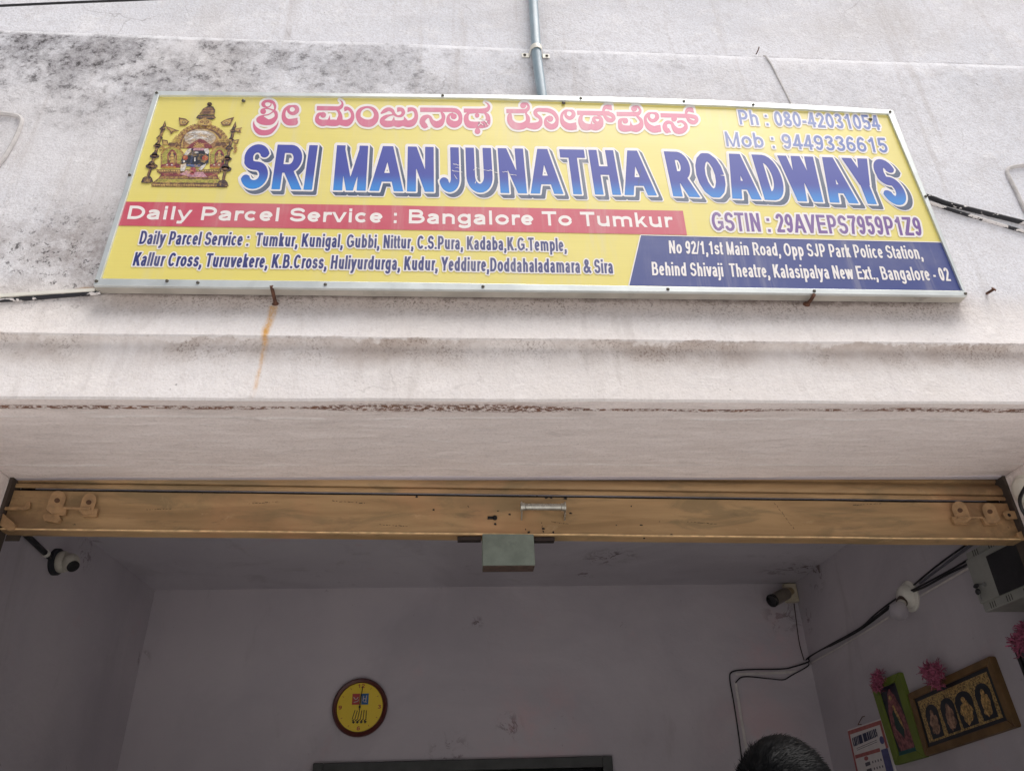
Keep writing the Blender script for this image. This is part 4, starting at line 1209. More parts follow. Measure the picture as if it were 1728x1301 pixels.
# ================================================================ ROLLING SHUTTER
YR = Y_SB + .014
def tan_material():
    g = NT('tan shutter paint')
    x, y, z = g.xyz()
    br = g.noise(1.0, 6, .6, .6, g.scaled((2.2, 8, 22)))
    base = g.mix(g.step(br, .3, .7), lin((140, 112, 78)), lin((168, 137, 98)))
    base = g.mix(g.mul(g.step(g.noise(1, 6, .6, .7, g.scaled((4, 8, 14), (5, 0, 0))), .48, .64), .6), base, lin((116, 100, 72)))
    base = g.mix(g.mul(g.step(g.noise(3.1, 4), .55, .7), .4), base, lin((184, 136, 98)))
    base = g.mix(g.mul(g.step(g.noise(34, 6, .7, .3), .69, .72), .9), base, lin((44, 34, 28)))
    base = g.mix(g.mul(g.step(g.noise(1, 8, .75, .5, g.scaled((5, 8, 30), (2, 0, 8))), .56, .68), .35), base, lin((96, 82, 62)))
    base = g.mix(g.mul(g.step(g.noise(5, 8, .7, .6, g.scaled((1, 1, 1.6), (3, 5, 1))), .6, .7), .4), base, lin((200, 172, 132)))
    # darker brown mottling towards both ends
    e = g.m('ADD', g.step(x, JL + .02, JL + .3, 1.0, 0.0), g.step(x, JR - .3, JR - .02, 0.0, 1.0))
    base = g.mix(g.mul(e, g.step(g.noise(9, 6, .65), .35, .6), .6), base, lin((84, 62, 44)))
    return g.out(base, .55, 0, g.bump(g.noise(1, 5, .6, .3, g.scaled((5, 30, 40))), .12, .004), .35)
M['tan'] = tan_material()
sh = empty('rolling_shutter', (.2, YR, 2.35), 'tan rolled-up metal shutter with its bottom rail across the shop opening', 'shutter')
Zbar1 = at_y(864, 836.5, YR).z; Zbar0 = 1.6 + .3420 * YR
Zs1 = 1.6 + .409 * YR
tilt = (at_y(1690, 911.6, YR).z - at_y(32, 895, YR).z) / (at_y(1690, 911.6, YR).x - at_y(32, 895, YR).x)
zt = lambda x: tilt * (x - at_y(864, 904, YR).x)
mb = MB()                                   # slat curtain: corrugated sheet rolling up behind the lintel
pr = []
zp = lambda py: at_y(864, py, YR).z
pr += [(YR + .006, zp(832.8)), (YR + .002, zp(831.0)), (YR + .001, zp(829)), (YR + .003, zp(826)), (YR + .013, zp(825)), (YR + .015, zp(824)),
       (YR + .006, zp(822.6)), (YR + .002, zp(819)), (YR + .003, zp(812)), (YR + .012, zp(806)), (YR + .022, zp(802))]
z_ = pr[-1][1] + .004
while z_ < ZC - .1:
    for (dz, dy) in ((0, .012), (.004, .004), (.012, .004), (.017, .018), (.021, .018), (.036, .006), (.052, .004), (.064, .018)):
        pr.append((YR + .012 + dy, z_ + dz))
    z_ += .070
nxs = 40
for (yy, z2) in pr:
    for i in range(nxs + 1):
        x = JL - .03 + (JR - JL + .06) * i / nxs
        mb.v.append((x, yy, z2 + zt(x)))
for j in range(len(pr) - 1):
    for i in range(nxs):
        a = j * (nxs + 1) + i
        mb.f.append((a, a + 1, a + nxs + 2, a + nxs + 1))
mb.build('slat_curtain', M['tan'], sh, smooth=True)
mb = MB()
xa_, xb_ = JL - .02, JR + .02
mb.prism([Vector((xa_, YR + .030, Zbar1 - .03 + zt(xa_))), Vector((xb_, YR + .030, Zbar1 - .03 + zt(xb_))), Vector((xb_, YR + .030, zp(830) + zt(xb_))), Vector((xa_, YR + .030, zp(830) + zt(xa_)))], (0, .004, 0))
mb.build('gap_shadow_strip', plain('black gap shadow strip', (24, 20, 18), .7, scale=30), sh)  # black sheet standing in for the shadow between slats and rail
# bottom rail: face plate, folded lip, small top fold
mb = MB()
BX0, BX1 = JL + .012, JR - .012
prof2 = [(YR + .012, Zbar1), (YR, Zbar1 - .004), (YR - .001, Zbar1 - .05), (YR - .002, Zbar0 + .006), (YR - .0055, Zbar0 + .002), (YR - .005, Zbar0 - .001), (YR + .04, Zbar0 - .002), (YR + .04, Zbar0 + .004), (YR + .006, Zbar0 + .005), (YR + .006, Zbar1 - .008), (YR + .012, Zbar1 - .006)]
nxs = 60
for (yy, z2) in prof2:
    for i in range(nxs + 1):
        x = BX0 + (BX1 - BX0) * i / nxs
        mb.v.append((x, yy + .0015 * mnoise.noise(Vector((x * 3, z2 * 9, 0))), z2 + zt(x) + .0012 * mnoise.noise(Vector((x * 4, 0, 4)))))
np_ = len(prof2)
for j in range(np_):
    for i in range(nxs):
        a = j * (nxs + 1) + i; b = ((j + 1) % np_) * (nxs + 1) + i
        mb.f.append((a, a + 1, b + 1, b))
rail = mb.build('bottom_rail', M['tan'], sh, smooth=True)
mb = MB()
mb.tube([Vector((x, YR - .0065, Zbar0 + .0035 + zt(x) + .0012 * mnoise.noise(Vector((x * 4, 0, 4))))) for x in [BX0 + (BX1 - BX0) * i / 60 for i in range(61)]], .0022, 6)
mb.build('worn_edge_highlight', plain('pale tan worn edge and highlight', (214, 180, 132), .45, scale=30, vary=.3), sh, smooth=True)  # lighter bead: worn edge with the highlight line put into its colour
def B(px, py, d=0.0): return at_y(px, py, YR - .002 - d)
# chrome pull handle
hp0, hp1 = B(880, 855, .034), B(953, 855.5, .034)
ud = (hp1 - hp0).normalized()
mb = MB()
mb.tube([hp0 - ud * .003, hp0 + ud * .010, hp0 + ud * .012, hp1 - ud * .012, hp1 - ud * .010, hp1 + ud * .003], [.0125, .0125, .0105, .0105, .0125, .0125], 14)
for p in (hp0, hp1):
    mb.lathe([(.016, -.002), (.017, .0), (.016, .0025)], p, ud, 14)
    q = Vector((p.x, YR - .003, p.z - .030))
    mb.prism([p + Vector((0, .004, .008)), p + Vector((0, -.004, -.008)), Vector((p.x, YR - .004, p.z - .032)), Vector((p.x, YR - .003, p.z - .012))], ud * .003)
mb.build('pull_handle', plain('worn chrome', (176, 174, 164), .3, .85, scale=50, vary=.15, dirt=.2), sh, smooth=True)
# lock case hanging under the rail
pl, pr_ = B(814, 911, .006), B(901, 911, .006)
zb_ = at_y(857, 954, YR - .006).z
lk = MB()
gz = plain('grey green lock enamel', (108, 116, 106), .5, scale=24, vary=.16, dirt=.55, bump=.2)
lk.prism([Vector((pl.x, YR - .010, Zbar0 + .004)), Vector((pr_.x, YR - .010, Zbar0 + .002)), Vector((pr_.x + .001, YR - .010, zb_ - .001)), Vector((pl.x, YR - .010, zb_))], (0, .058, 0))
lko = lk.build('lock_case', gz, sh, bevel=.0025)
mb = MB(); mb.box((pl.x + .001, YR - .009, zb_ - .0035), (pr_.x - .001, YR + .047, zb_ - .0012)); mb.build('base_plate', plain('brown rusted plate', (74, 58, 50), .8, .1, scale=50, vary=.3), lko)
for a, b in ((772, 812), (902, 936)):
    mb = MB()
    p, q = B(a, 911, -.004), B(b, 914, -.004)
    mb.box((p.x, YR - .004, Zbar0 - .016 + zt(p.x)), (q.x, YR + .022, Zbar0 - .004 + zt(p.x)))
    mb.build('lock_bolt', plain('dark steel bolt', (52, 42, 38), .6, .5, scale=60), lko, bevel=.0015)
dk = plain('dark slot', (20, 16, 14), .8)
mb = MB(); p = B(830, 873.5, .0015)
mb.box((p.x - .013, p.y - .002, p.z - .0042), (p.x + .006, p.y + .002, p.z + .0042)); mb.lathe([(.0075, -.002), (.0075, .002)], p + Vector((.009, 0, 0)), (0, -1, 0), 12)
mb.build('keyhole', dk, sh)
# chipped paint around the handle
mb = MB(); rnd = random.Random(11)
for px, py in [(906, 837), (921, 839), (930, 840), (954, 841), (914, 882), (917, 892), (887, 893), (892, 898), (917, 897), (840, 862), (836, 884), (703, 838), (732, 860), (1040, 886), (1065, 854), (1082, 886), (1113, 880), (1087, 908), (1133, 902), (860, 868), (934, 898), (963, 866)]:
    p = B(px, py, .0032); w, h = rnd.uniform(.0015, .008), rnd.uniform(.001, .005)
    n_ = 7
    mb.flat([p + Vector((w * rnd.uniform(.5, 1.2) * math.cos(6.283 * k / n_), 0, h * rnd.uniform(.5, 1.2) * math.sin(6.283 * k / n_))) for k in range(n_)])
for x0_, y0_, x1_, y1_ in ((1307, 848, 1342, 895), (420, 850, 470, 846), (640, 885, 690, 888), (930, 880, 960, 884), (1160, 880, 1210, 884), (560, 845, 620, 849), (1440, 852, 1490, 849), (915, 886, 915.5, 897), (246, 860, 290, 858)):
    for k in range(9):
        t0_, t1_ = k / 9, (k + rnd.uniform(.3, .9)) / 9
        a_ = B(x0_ + (x1_ - x0_) * t0_ + rnd.uniform(-1, 1), y0_ + (y1_ - y0_) * t0_ + rnd.uniform(-.8, .8), .0033); b_ = B(x0_ + (x1_ - x0_) * t1_, y0_ + (y1_ - y0_) * t1_, .0033)
        n_ = Vector((-(b_ - a_).z, 0, (b_ - a_).x)).normalized() * rnd.uniform(.0004, .0009)
        mb.flat([a_ + n_, b_ + n_, b_ - n_, a_ - n_])
mb.build('paint_chips', dk, sh)
# latch brackets: upright lugs with a draw rod between
tn2 = plain('tan painted iron', (150, 118, 82), .6, scale=40, vary=.2, dirt=.4)
def lug(px, py, w, h, face):
    c = B(px, py, .0)
    tx = Vector((-face * .80, -.60, 0)); nx2 = Vector((face * .60, -.80, 0))
    P3 = lambda a, b, d=0.0: c + tx * (a + .010) + Vector((0, -.012, b)) + nx2 * d
    out_ = [(math.cos(math.pi * (1 - k / 14)) * w, h * .3 + math.sin(math.pi * (1 - k / 14)) * h * .7) for k in range(15)] + [(w, -h * .75), (w * .2, -h), (-w * .9, -h * .8)]
    t = MB(); t.prism([P3(a, b) for a, b in out_], nx2 * .006)
    o_ = t.build('latch_lug', tn2, sh, bevel=.001)
    t = MB(); t.prism([c + Vector((a, -.0005, b)) for a, b in ((-w * 1.1, -h * .3), (w * 1.1, -h * .3), (w * 1.2, -h * 1.02), (-w * .9, -h * 1.02))], (0, -.012, 0)); t.build('lug_foot', tn2, o_, bevel=.001)
    h_ = MB(); h_.lathe([(.008, .0), (.0075, .0068)], P3(0, h * .15), nx2, 14); h_.build('rod_hole', plain('rusty hole', (84, 58, 40), .9, scale=80), o_)
    h_ = MB(); h_.lathe([(.0135, .0), (.013, .0064)], P3(0, h * .15, -.0002), nx2, 16); h_.build('washer', tn2, o_)
for (p, q, f) in (((104, 852), (157, 855), 1), ((1612, 868), (1662, 870), -1)):
    lug(*p, .021, .036, f); lug(*q, .019, .034, f)
    t = MB(); a, b = B(p[0] + 4, p[1] + 5, .03), B(q[0] - 4, q[1] + 3, .03); t.tube([a, b], .0038, 8); t.build('latch_rod', tn2, sh)
t = MB(); a = B(76, 880, .002); t.prism([B(74, 872, .001), B(95, 860, .001), B(106, 878, .001), B(101, 884, .001), B(78, 881, .001)], (0, -.012, 0)); t.build('latch_plate', tn2, sh, bevel=.001)
t = MB(); t.prism([B(-8, 861, .004), B(44, 861.5, .004), B(52, 858, .004), B(53, 849, .004), B(47, 847.5, .004), B(43, 856, .004), B(-8, 857, .004)], (0, -.008, 0)); t.build('side_strap', tn2, sh, bevel=.001)
t = MB(); t.prism([B(1740, 864, .01), B(1697, 862.5, .01), B(1690.5, 866, .01), B(1694, 874, .01), B(1699, 876.5, .01), B(1740, 875.5, .01)], (0, -.006, 0)); ss = t.build('side_strap', tn2, sh, bevel=.001)
t = MB(); p = B(1703, 869, .0165); t.lathe([(.0055, 0), (.0055, .001)], p, (0, -1, 0), 12); t.build('strap_hole', dk, ss)
# end gussets and guide channels
for pts in ([(-12, 856), (0, 862), (26, 884), (23, 893), (14, 895), (-12, 880)], [(1745, 892), (1728, 893), (1716, 899), (1717, 904), (1730, 911), (1745, 912)]):
    t = MB(); t.prism([B(a, b, .012) for a, b in pts], (0, .012, 0)); t.build('end_gusset', tn2, sh, bevel=.0015)
gd = plain('sooty steel channel', (70, 60, 53), .7, .3, scale=30, dirt=.3)
for x0, s_ in ((JL, 1), (JR, -1)):
    t = MB()
    xa, xb = sorted((x0, x0 + s_ * .010))
    t.box((xa, YR - .02, .0), (xb, YR + .031, Z_SOF)); 
    xa, xb = sorted((x0 + s_ * .010, x0 + s_ * .05)); t.box((xa, YR + .034, 2.36), (xb, YR + .038, Z_SOF))
    t.build('guide_channel', gd, sh)
# round white junction plate + black lead on the right jamb
pj = at_x(1727, 826, JR - .001)
jb = empty('junction_cap', pj, 'round white plastic cover on the right jamb beside the shutter end', 'cover')
t = MB(); t.lathe([(.038, 0), (.040, .006), (.035, .014), (.022, .019), (.0005, .021)], pj, (-1, 0, 0), 28); t.build('dome', M['white_pvc'], jb, smooth=True)
t = MB(); t.lathe([(.047, 0), (.047, .004), (.043, .006)], pj + Vector((.001, 0, 0)), (-1, 0, 0), 28); t.build('rim', M['white_pvc'], jb, smooth=True)
t = MB(); t.tube([at_x(1745, 800, JR - .03), at_x(1728, 826, JR - .034), at_x(1721, 842, JR - .03), at_x(1724, 858, JR - .02), at_x(1735, 880, JR - .012), at_x(1745, 930, JR - .012)], .0055, 8, smooth=6)
tag(t.build('power_lead', M['black'], smooth=True), 'black lead hanging down over the round white cover on the right jamb', 'cable')

# ================================================================ INSIDE THE SHOP
def BW(px, py, d=0.0): return at_y(px, py, YB - d)
def RW(px, py, d=0.0): return at_x(px, py, XR - d)
def LW(px, py, d=0.0): return at_x(px, py, XL + d)

# wall clock
cc = BW(608, 1193.5, .0)
ck = empty('wall_clock', cc, 'round brown rimmed wall clock with a yellow face on the back wall', 'clock')
CR = .156
t = MB(); t.lathe([(CR * .96, 0), (CR, .012), (CR * .99, .030), (CR * .93, .040), (CR * .85, .034), (CR * .82, .022)], cc, (0, -1, 0), 48); t.build('rim', plain('maroon brown plastic', (84, 36, 32), .35, scale=10), ck, smooth=True)
t = MB(); t.lathe([(CR * .84, .0), (CR * .84, .0235)], cc, (0, -1, 0), 48); t.build('dial', plain('yellow dial', (226, 196, 52), .4, scale=5, vary=.04), ck)
def CD(u, v, d): return cc + Vector((u * CR * .82, -.0238 - d, v * CR * .82))
def cflat(name, polys, mat, d):
    t = MB()
    for k, pl_ in enumerate(polys): t.flat([CD(a, b, d + k * .00003) for a, b in pl_])
    return t.build(name, mat, ck)
cred, cblue, cblk, cwh = plain('clock red', (166, 60, 54), .5), plain('clock blue', (36, 88, 138), .5), plain('clock black', (24, 22, 20), .4), plain('clock white', (176, 168, 158), .5)
cflat('logo_tile', [[(-.36, .1), (-.03, .1), (-.03, .56), (-.36, .56)]], cred, .0004)
cflat('logo_tile', [[(.05, .1), (.36, .1), (.36, .56), (.05, .56)]], cblue, .0004)
sw = [(-.3 + .2 * k / 10, .42 - .1 * math.sin(k / 10 * 3.1)) for k in range(11)]
cflat('logo_mark', [bar(*a, *b, .035) for a, b in zip(sw, sw[1:])] + [bar(-.28, .2, -.1, .24, .03), bar(-.1, .24, -.08, .32, .03), bar(.12, .24, .14, .46, .035), bar(.12, .35, .24, .34, .03), bar(.24, .2, .27, .48, .035), bar(.14, .22, .3, .2, .025)], cwh, .0008)
cal_ = [bar(-.2 + .1 * k, -.12 - .02 * (k % 2), -.3 + .12 * k, -.5, .035) for k in range(6)] + [bar(-.3 + .13 * k, -.56, -.2 + .13 * k, -.5, .04) for k in range(5)] + [[(-.3 + .17 * k, -.6), (-.24 + .17 * k, -.55), (-.16 + .17 * k, -.6), (-.24 + .17 * k, -.68)] for k in range(4)]
cflat('logo_script', cal_, cblk, .0004)
for s_, u, v in (('12', 0, .88), ('3', .86, 0), ('6', 0, -.86), ('9', -.86, 0)):
    w = .085 * len(s_)
    c_ = [CD(u - w, v - .08, .0004), CD(u + w, v - .08, .0004), CD(u - w, v + .08, .0004), CD(u + w, v + .08, .0004)]
    write(s_, c_, cred, ck, 'numeral', .2, .6, size=(24 * len(s_), 24))
cflat('tick', [bar(.84 * math.sin(R(a)), .84 * math.cos(R(a)), .92 * math.sin(R(a)), .92 * math.cos(R(a)), .02) for a in range(0, 360, 30) if a % 90], cred, .0004)
for nm, a, L_, w in (('hour_hand', 3, .55, .045), ('minute_hand', 5, .88, .03)):
    t = MB(); a = R(a)
    t.prism([CD(p[0], p[1], .004 if nm[0] == 'h' else .007) for p in bar(-.12 * math.sin(a), -.12 * math.cos(a), L_ * math.sin(a), L_ * math.cos(a), w)], (0, -.0015, 0)); t.build(nm, cblk, ck)
t = MB(); t.lathe([(.006, 0), (.006, .012), (.003, .014)], CD(0, 0, 0), (0, -1, 0), 12); t.build('hub', cblk, ck)

cam_w = plain('dusty cream camera plastic', (186, 181, 168), .5, scale=30, dirt=.15)
# dome camera on the left wall with its black conduit
pd_ = LW(92, 948, .0)
dc = empty('dome_camera', pd_, 'white dome security camera mounted on the left wall below the shutter rail', 'camera')
t = MB(); t.lathe([(.060, 0), (.060, .018), (.055, .022)], pd_, (1, 0, 0), 28); t.build('back_box', plain('dark mounting box', (34, 36, 42), .6), dc, smooth=True)
t = MB(); t.lathe([(.046, .022), (.049, .03), (.048, .044), (.042, .052)], pd_, (1, 0, 0), 28); t.build('flange', cam_w, dc, smooth=True)
bc = pd_ + Vector((.068, 0, -.002))
t = MB(); t.ellipsoid(bc, (.0415, .0415, .0415), 24, 14); ball = t.build('eyeball', cam_w, dc, smooth=True)
ld = Vector((.62, -.30, -.55)).normalized()
t = MB(); t.lathe([(.026, .030), (.0265, .0405), (.024, .0428), (.012, .0436), (.0005, .0438)], bc, ld, 24); t.build('lens', plain('matte dark lens', (26, 26, 26), .6), ball, smooth=True)
t = MB(); t.tube([LW(84, 940, .013), LW(64, 921, .013), LW(45, 903, .013), LW(10, 868, .013)], .0125, 10)
tag(t.build('black_conduit', M['black'], smooth=True), 'black conduit running up the left wall from the dome camera', 'pipe')
t = MB(); p = LW(76, 932, .013); q = LW(79, 935, .013); t.tube([p, q], .0165, 10); 
tag(t.build('conduit_clip', M['white_pvc']), 'white clip holding the black conduit by the dome camera', 'clip')

# bullet camera on the back wall
pb = BW(1333, 1003, .0)
bc_ = empty('bullet_camera', pb, 'small bullet security camera with a dark front near the back corner', 'camera')
t = MB(); t.box((pb.x - .045, YB - .045, pb.z - .055), (pb.x + .035, YB, pb.z + .06)); t.build('junction_box', plain('stained cream plastic', (186, 176, 152), .5, scale=20, dirt=.4), bc_, bevel=.006)
a, b = pb + Vector((-.03, -.06, 0)), BW(1303, 1013, .14)
ax_ = (b - a).normalized()
t = MB(); t.lathe([(.020, -.03), (.022, 0), (.030, .02), (.034, .04)], a, ax_, 18); t.build('arm', plain('yellowed plastic', (170, 150, 112), .5, scale=30, dirt=.3), bc_, smooth=True)
t = MB(); L_ = (b - a).length; t.lathe([(.036, .03), (.038, L_ * .5), (.039, L_), (.034, L_ + .003), (.030, L_ - .01)], a, ax_, 24); t.build('housing', plain('dirty grey camera housing', (118, 110, 98), .5, scale=30, dirt=.3), bc_, smooth=True)
t = MB(); t.lathe([(.0375, L_ - .012), (.0396, L_ - .010), (.0396, L_ + .004), (.034, L_ + .0065), (.026, L_ + .004), (.0005, L_ + .003)], a, ax_, 24); t.build('lens', M['glassy'], bc_, smooth=True)

# bulb holder and bulb on the right wall
ph = RW(1537, 1006, .0)
hd = empty('bulb_holder', ph, 'cream round lamp holder on the right wall over the cables', 'lamp holder')
t = MB(); t.lathe([(.070, 0), (.072, .008), (.062, .016)], ph, (-1, 0, 0), 30); t.build('rose', M['white_pvc'], hd, smooth=True)
t = MB(); t.lathe([(.056, .014), (.054, .03), (.040, .05), (.015, .058)], ph, (-1, 0, 0), 30); t.build('dome', M['white_pvc'], hd, smooth=True)
s0 = ph + Vector((-.040, .0, -.010)); bdir = (at_x(1513, 1041, XR - .135) - s0).normalized()
t = MB(); t.lathe([(.022, 0), (.025, .02), (.025, .032), (.022, .036)], s0, bdir, 20); t.build('socket', plain('dark brown bakelite', (70, 54, 44), .4), hd, smooth=True)
gl = NT('frosted bulb glass'); gl.out(lin((214, 208, 216)), .35, 0, None, .5, Transmission_Weight=.6, Alpha=.6)
bl_ = empty('light_bulb', s0 + bdir * .05, 'unlit frosted round bulb hanging from the cream lamp holder', 'bulb')
t = MB(); t.lathe([(.018, .034), (.019, .050), (.023, .062), (.036, .082), (.041, .102), (.039, .120), (.028, .136), (.011, .143), (.001, .144)], s0, bdir, 28); t.build('globe', gl.mat, bl_, smooth=True)
t = MB(); t.lathe([(.0200, .030), (.0200, .052)], s0, bdir, 18); t.build('cap', M['white_pvc'], bl_, smooth=True)

# cables and casing
def CN(py, d=.022): return Vector((XR - d, YB - d, BW(1352, py).z))
def cab(name, lab, pts, r_, m_, cat='cable', grp=None):
    t = MB(); t.tube(pts, r_, 8, smooth=6); return tag(t.build(name, m_, smooth=True), lab, cat, grp)
G_ = 'cables along the inside walls'
cab('room_cable', 'black cable following the white casing from behind the head up and along to the shutter', [BW(1252, 1285, .012), BW(1249, 1258, .015), BW(1243, 1215, .02), BW(1236, 1172, .02), BW(1231.5, 1145, .018), BW(1236, 1133, .016), BW(1262, 1129.5, .016), BW(1318, 1128.5, .016), BW(1338, 1125, .018), CN(1117.5), RW(1366, 1108, .02), RW(1400, 1088, .02), RW(1450, 1060, .02), RW(1476, 1037, .022), RW(1512, 1010, .02), RW(1560, 985, .022), RW(1610, 958, .022), RW(1660, 928, .02), RW(1710, 900, .02)], .0042, M['black'], grp=G_)
cab('room_cable', 'sagging black cable looping below the casing in the back corner', [BW(1241, 1152, .012), BW(1250, 1143, .016), BW(1266, 1141.5, .018), BW(1300, 1145, .02), BW(1322, 1146.5, .024), BW(1336, 1139, .026), CN(1124, .03), RW(1360, 1113, .026), RW(1380, 1099, .026), RW(1420, 1080, .026), RW(1460, 1053, .03), RW(1500, 1022, .024)], .0036, M['black'], grp=G_)
cab('room_cable', 'second black cable rising along the right wall to the grey cabinet', [RW(1400, 1090, .012), RW(1450, 1063, .012), RW(1500, 1026, .012), RW(1535, 1001, .010), RW(1560, 990, .03), RW(1600, 968, .016), RW(1632, 952, .016), RW(1668, 930, .014), RW(1715, 903, .014)], .005, M['black'], grp=G_)
cab('room_cable', 'thin black wire running from the wall top to the cream lamp holder', [RW(1536, 992, .006), RW(1580, 955, .006), RW(1640, 912, .006), RW(1700, 868, .006)], .004, M['black'], grp=G_)
cab('room_cable', 'dark wire beside the thin wire above the cream lamp holder', [RW(1552, 984, .006), RW(1600, 948, .006), RW(1655, 908, .006), RW(1720, 862, .006)], .0055, plain('grey wire', (92, 92, 100), .5), grp=G_)
cab('room_cable', 'thin wire hanging from the bullet camera down to the casing', [BW(1340, 1018, .012), BW(1344, 1050, .008), BW(1349, 1085, .008), BW(1357, 1114, .012)], .0032, plain('brown wire', (66, 54, 50), .5), grp=G_)
cas_m = plain('painted-over casing', (192, 186, 182), .6, scale=30, vary=.1, dirt=.25)
def casing(lab, pts, f, w=.0075):
    t = MB()
    for a, b in zip(pts, pts[1:]):
        pa, pb_ = f(*a, .012), f(*b, .012)
        nrm = (f(*a, 0) - pa)
        v = (pb_ - pa).normalized().cross(nrm.normalized()) * w
        t.prism([pa + v, pb_ + v, pb_ - v, pa - v], nrm)
    tag(t.build('cable_casing', cas_m), lab, 'casing', 'white cable casing strips')
casing('white casing strip running down the back wall beside the black cable', [(1241, 1150), (1249, 1200), (1263, 1285)], BW)
casing('short level white casing strip across the back corner under the black cable', [(1241, 1137), (1290, 1136), (1346, 1133)], BW)
casing('white casing strip slanting up the right wall to the lamp holder', [(1364, 1121), (1402, 1100), (1460, 1066), (1500, 1041)], RW)
casing('white casing strip on the right wall between the lamp holder and the cabinet', [(1552, 1006), (1590, 984), (1640, 955)], RW)

# wall cabinet
XC = XR - .20
def KX(px, py, d=0.0): return at_x(px, py, XC - d)
k0 = KX(1633, 957); k1 = KX(1665, 1032)
ky1 = (k0.y + k1.y) / 2
zt_, zb2 = at_x(1631, 950, XC).z + .035, k1.z
cb = empty('wall_cabinet', Vector((XC, ky1, zb2)), 'grey metal equipment cabinet with dark glass door high on the right wall', 'cabinet')
y0c = ky1 - .40
gcab = plain('grey cabinet paint', (142, 142, 136), .5, scale=30, vary=.05)
t = MB(); t.box((XC, y0c, zb2), (XR, ky1, zt_)); t.build('body', gcab, cb, bevel=.004)
t = MB(); t.box((XC - .012, y0c + .006, zb2 + .030), (XC, ky1 - .006, zt_ - .030)); dr = t.build('door', gcab, cb, bevel=.003)
g0 = KX(1668, 950, .012); g1 = KX(1689, 1004, .012)
t = MB(); t.box((XC - .016, y0c + .04, g1.z), (XC - .012, (g0.y + g1.y) / 2, zt_ - .052)); t.build('glass_pane', M['glassy'], dr)
t = MB()
for base_z in (zb2 + .015, zt_ - .015):
    for k in range(3):
        for q in range(3):
            yy = ky1 - .045 - k * .095 - q * .013
            t.box((XC - .0006, yy - .0016, base_z - .011), (XC + .002, yy + .0016, base_z + .011))
t.build('vent_slots', dk, cb)
pk = KX(1662, 986, .012)
t = MB(); t.lathe([(.009, 0), (.009, .006), (.006, .008)], pk, (-1, 0, 0), 16); t.build('lock', M['steel'], dr, smooth=True)
ky = empty('key', pk, 'small black headed keys hanging from the cabinet lock', 'key')
t = MB(); t.ellipsoid(pk + Vector((-.022, .018, .0)), (.006, .017, .008), 12, 8); t.ellipsoid(pk + Vector((-.02, .022, -.020)), (.007, .013, .012), 12, 8); t.build('bow', M['black'], ky, smooth=True)
t = MB(); t.box((pk.x - .022, pk.y + .013, pk.z - .052), (pk.x - .020, pk.y + .019, pk.z - .030)); t.tube([pk + Vector((-.004, 0, 0)), pk + Vector((-.020, .004, 0))], .0025, 8); t.build('blade', M['steel'], ky)

# framed pictures, garlands, calendar on the right wall
def basis(c4, d):
    P_ = [RW(*c, d) for c in c4]                    # tl, tr, br, bl
    def f(u, v, lift=0.0):
        p = (P_[0] * (1 - u) + P_[1] * u) * (1 - v) + (P_[3] * (1 - u) + P_[2] * u) * v
        return p + Vector((-lift, 0, 0))
    return f
def framed(name, lab, c4, bu, bv, mat_f, mat_in, thick=.028):
    f = basis(c4, thick)
    root = empty(name, f(.5, 1), lab, 'picture', 'framed pictures on the right wall')
    for pts in ([(0, 0), (1, 0), (1 - bu, bv), (bu, bv)], [(0, 1), (1, 1), (1 - bu, 1 - bv), (bu, 1 - bv)], [(0, 0), (bu, bv), (bu, 1 - bv), (0, 1)], [(1, 0), (1 - bu, bv), (1 - bu, 1 - bv), (1, 1)]):
        t = MB(); t.prism([f(*p) for p in pts], (thick, 0, 0)); t.build('frame', mat_f, root, bevel=.004)
    t = MB(); t.prism([f(*p, -.008) for p in [(bu * .9, bv * .9), (1 - bu * .9, bv * .9), (1 - bu * .9, 1 - bv * .9), (bu * .9, 1 - bv * .9)]], (thick - .008, 0, 0)); t.build('picture', mat_in, root)
    return root, f
gold_w = plain('dull gold wood', (110, 84, 50), .5, .1, scale=12, vary=.2, bump=.1)
def glitter():
    g = NT('gold glitter backing')
    v = g.n('ShaderNodeTexVoronoi', {'Vector': g.pos(), 'Scale': 190.0}).outputs['Color']
    s_ = g.n('ShaderNodeSeparateXYZ', {0: v}).outputs[0]
    c = g.mix(s_, lin((86, 66, 36)), lin((214, 182, 116)))
    return g.out(c, .35, g.step(s_, .6, .8, .1, .7))
root, f = framed('picture_frame', 'wide gold framed picture with four dark arched figures on a gold ground', [(1531, 1170), (1668.6, 1106.6), (1713, 1226), (1561, 1275.6)], .05, .115, gold_w, plain('dark picture edge', (30, 34, 40), .4))
gm_ = glitter()
rnd_p = random.Random(21)
t = MB(); t.flat([f(*p, -.0065) for p in [(.085, .175), (.915, .175), (.915, .83), (.085, .83)]]); t.build('picture_ground', gm_, root)
dkb = plain('dark print', (22, 28, 38), .4); fig = plain('tan print', (150, 118, 98), .5, scale=70, vary=.6, dirt=.8); fg2 = plain('gold print', (172, 138, 84), .4, scale=90, vary=.7, dirt=.8)
for k, (u, w) in enumerate(((.215, .075), (.41, .078), (.60, .09), (.81, .075))):
    t = MB(); t.flat([f(*p, -.0055) for p in [(u - w, .80), (u - w * 1.1, .42)] + [(u + w * math.cos(R(a)), .42 - .13 * math.sin(R(a))) for a in range(165, 0, -15)] + [(u + w * 1.05, .42), (u + w * .9, .80)]]); t.build('arch_print', dkb, root)
    t = MB(); t.flat([f(u + .72 * w * rnd_p.uniform(.72, 1.12) * math.cos(R(a)), .60 + .175 * rnd_p.uniform(.8, 1.1) * math.sin(R(a)), -.0048) for a in range(0, 360, 15)]); t.flat([f(u + .26 * w * math.cos(R(a)), .42 + .05 * math.sin(R(a)), -.0047) for a in range(0, 360, 30)]); t.build('figure_print', fig if k < 2 else fg2, root)
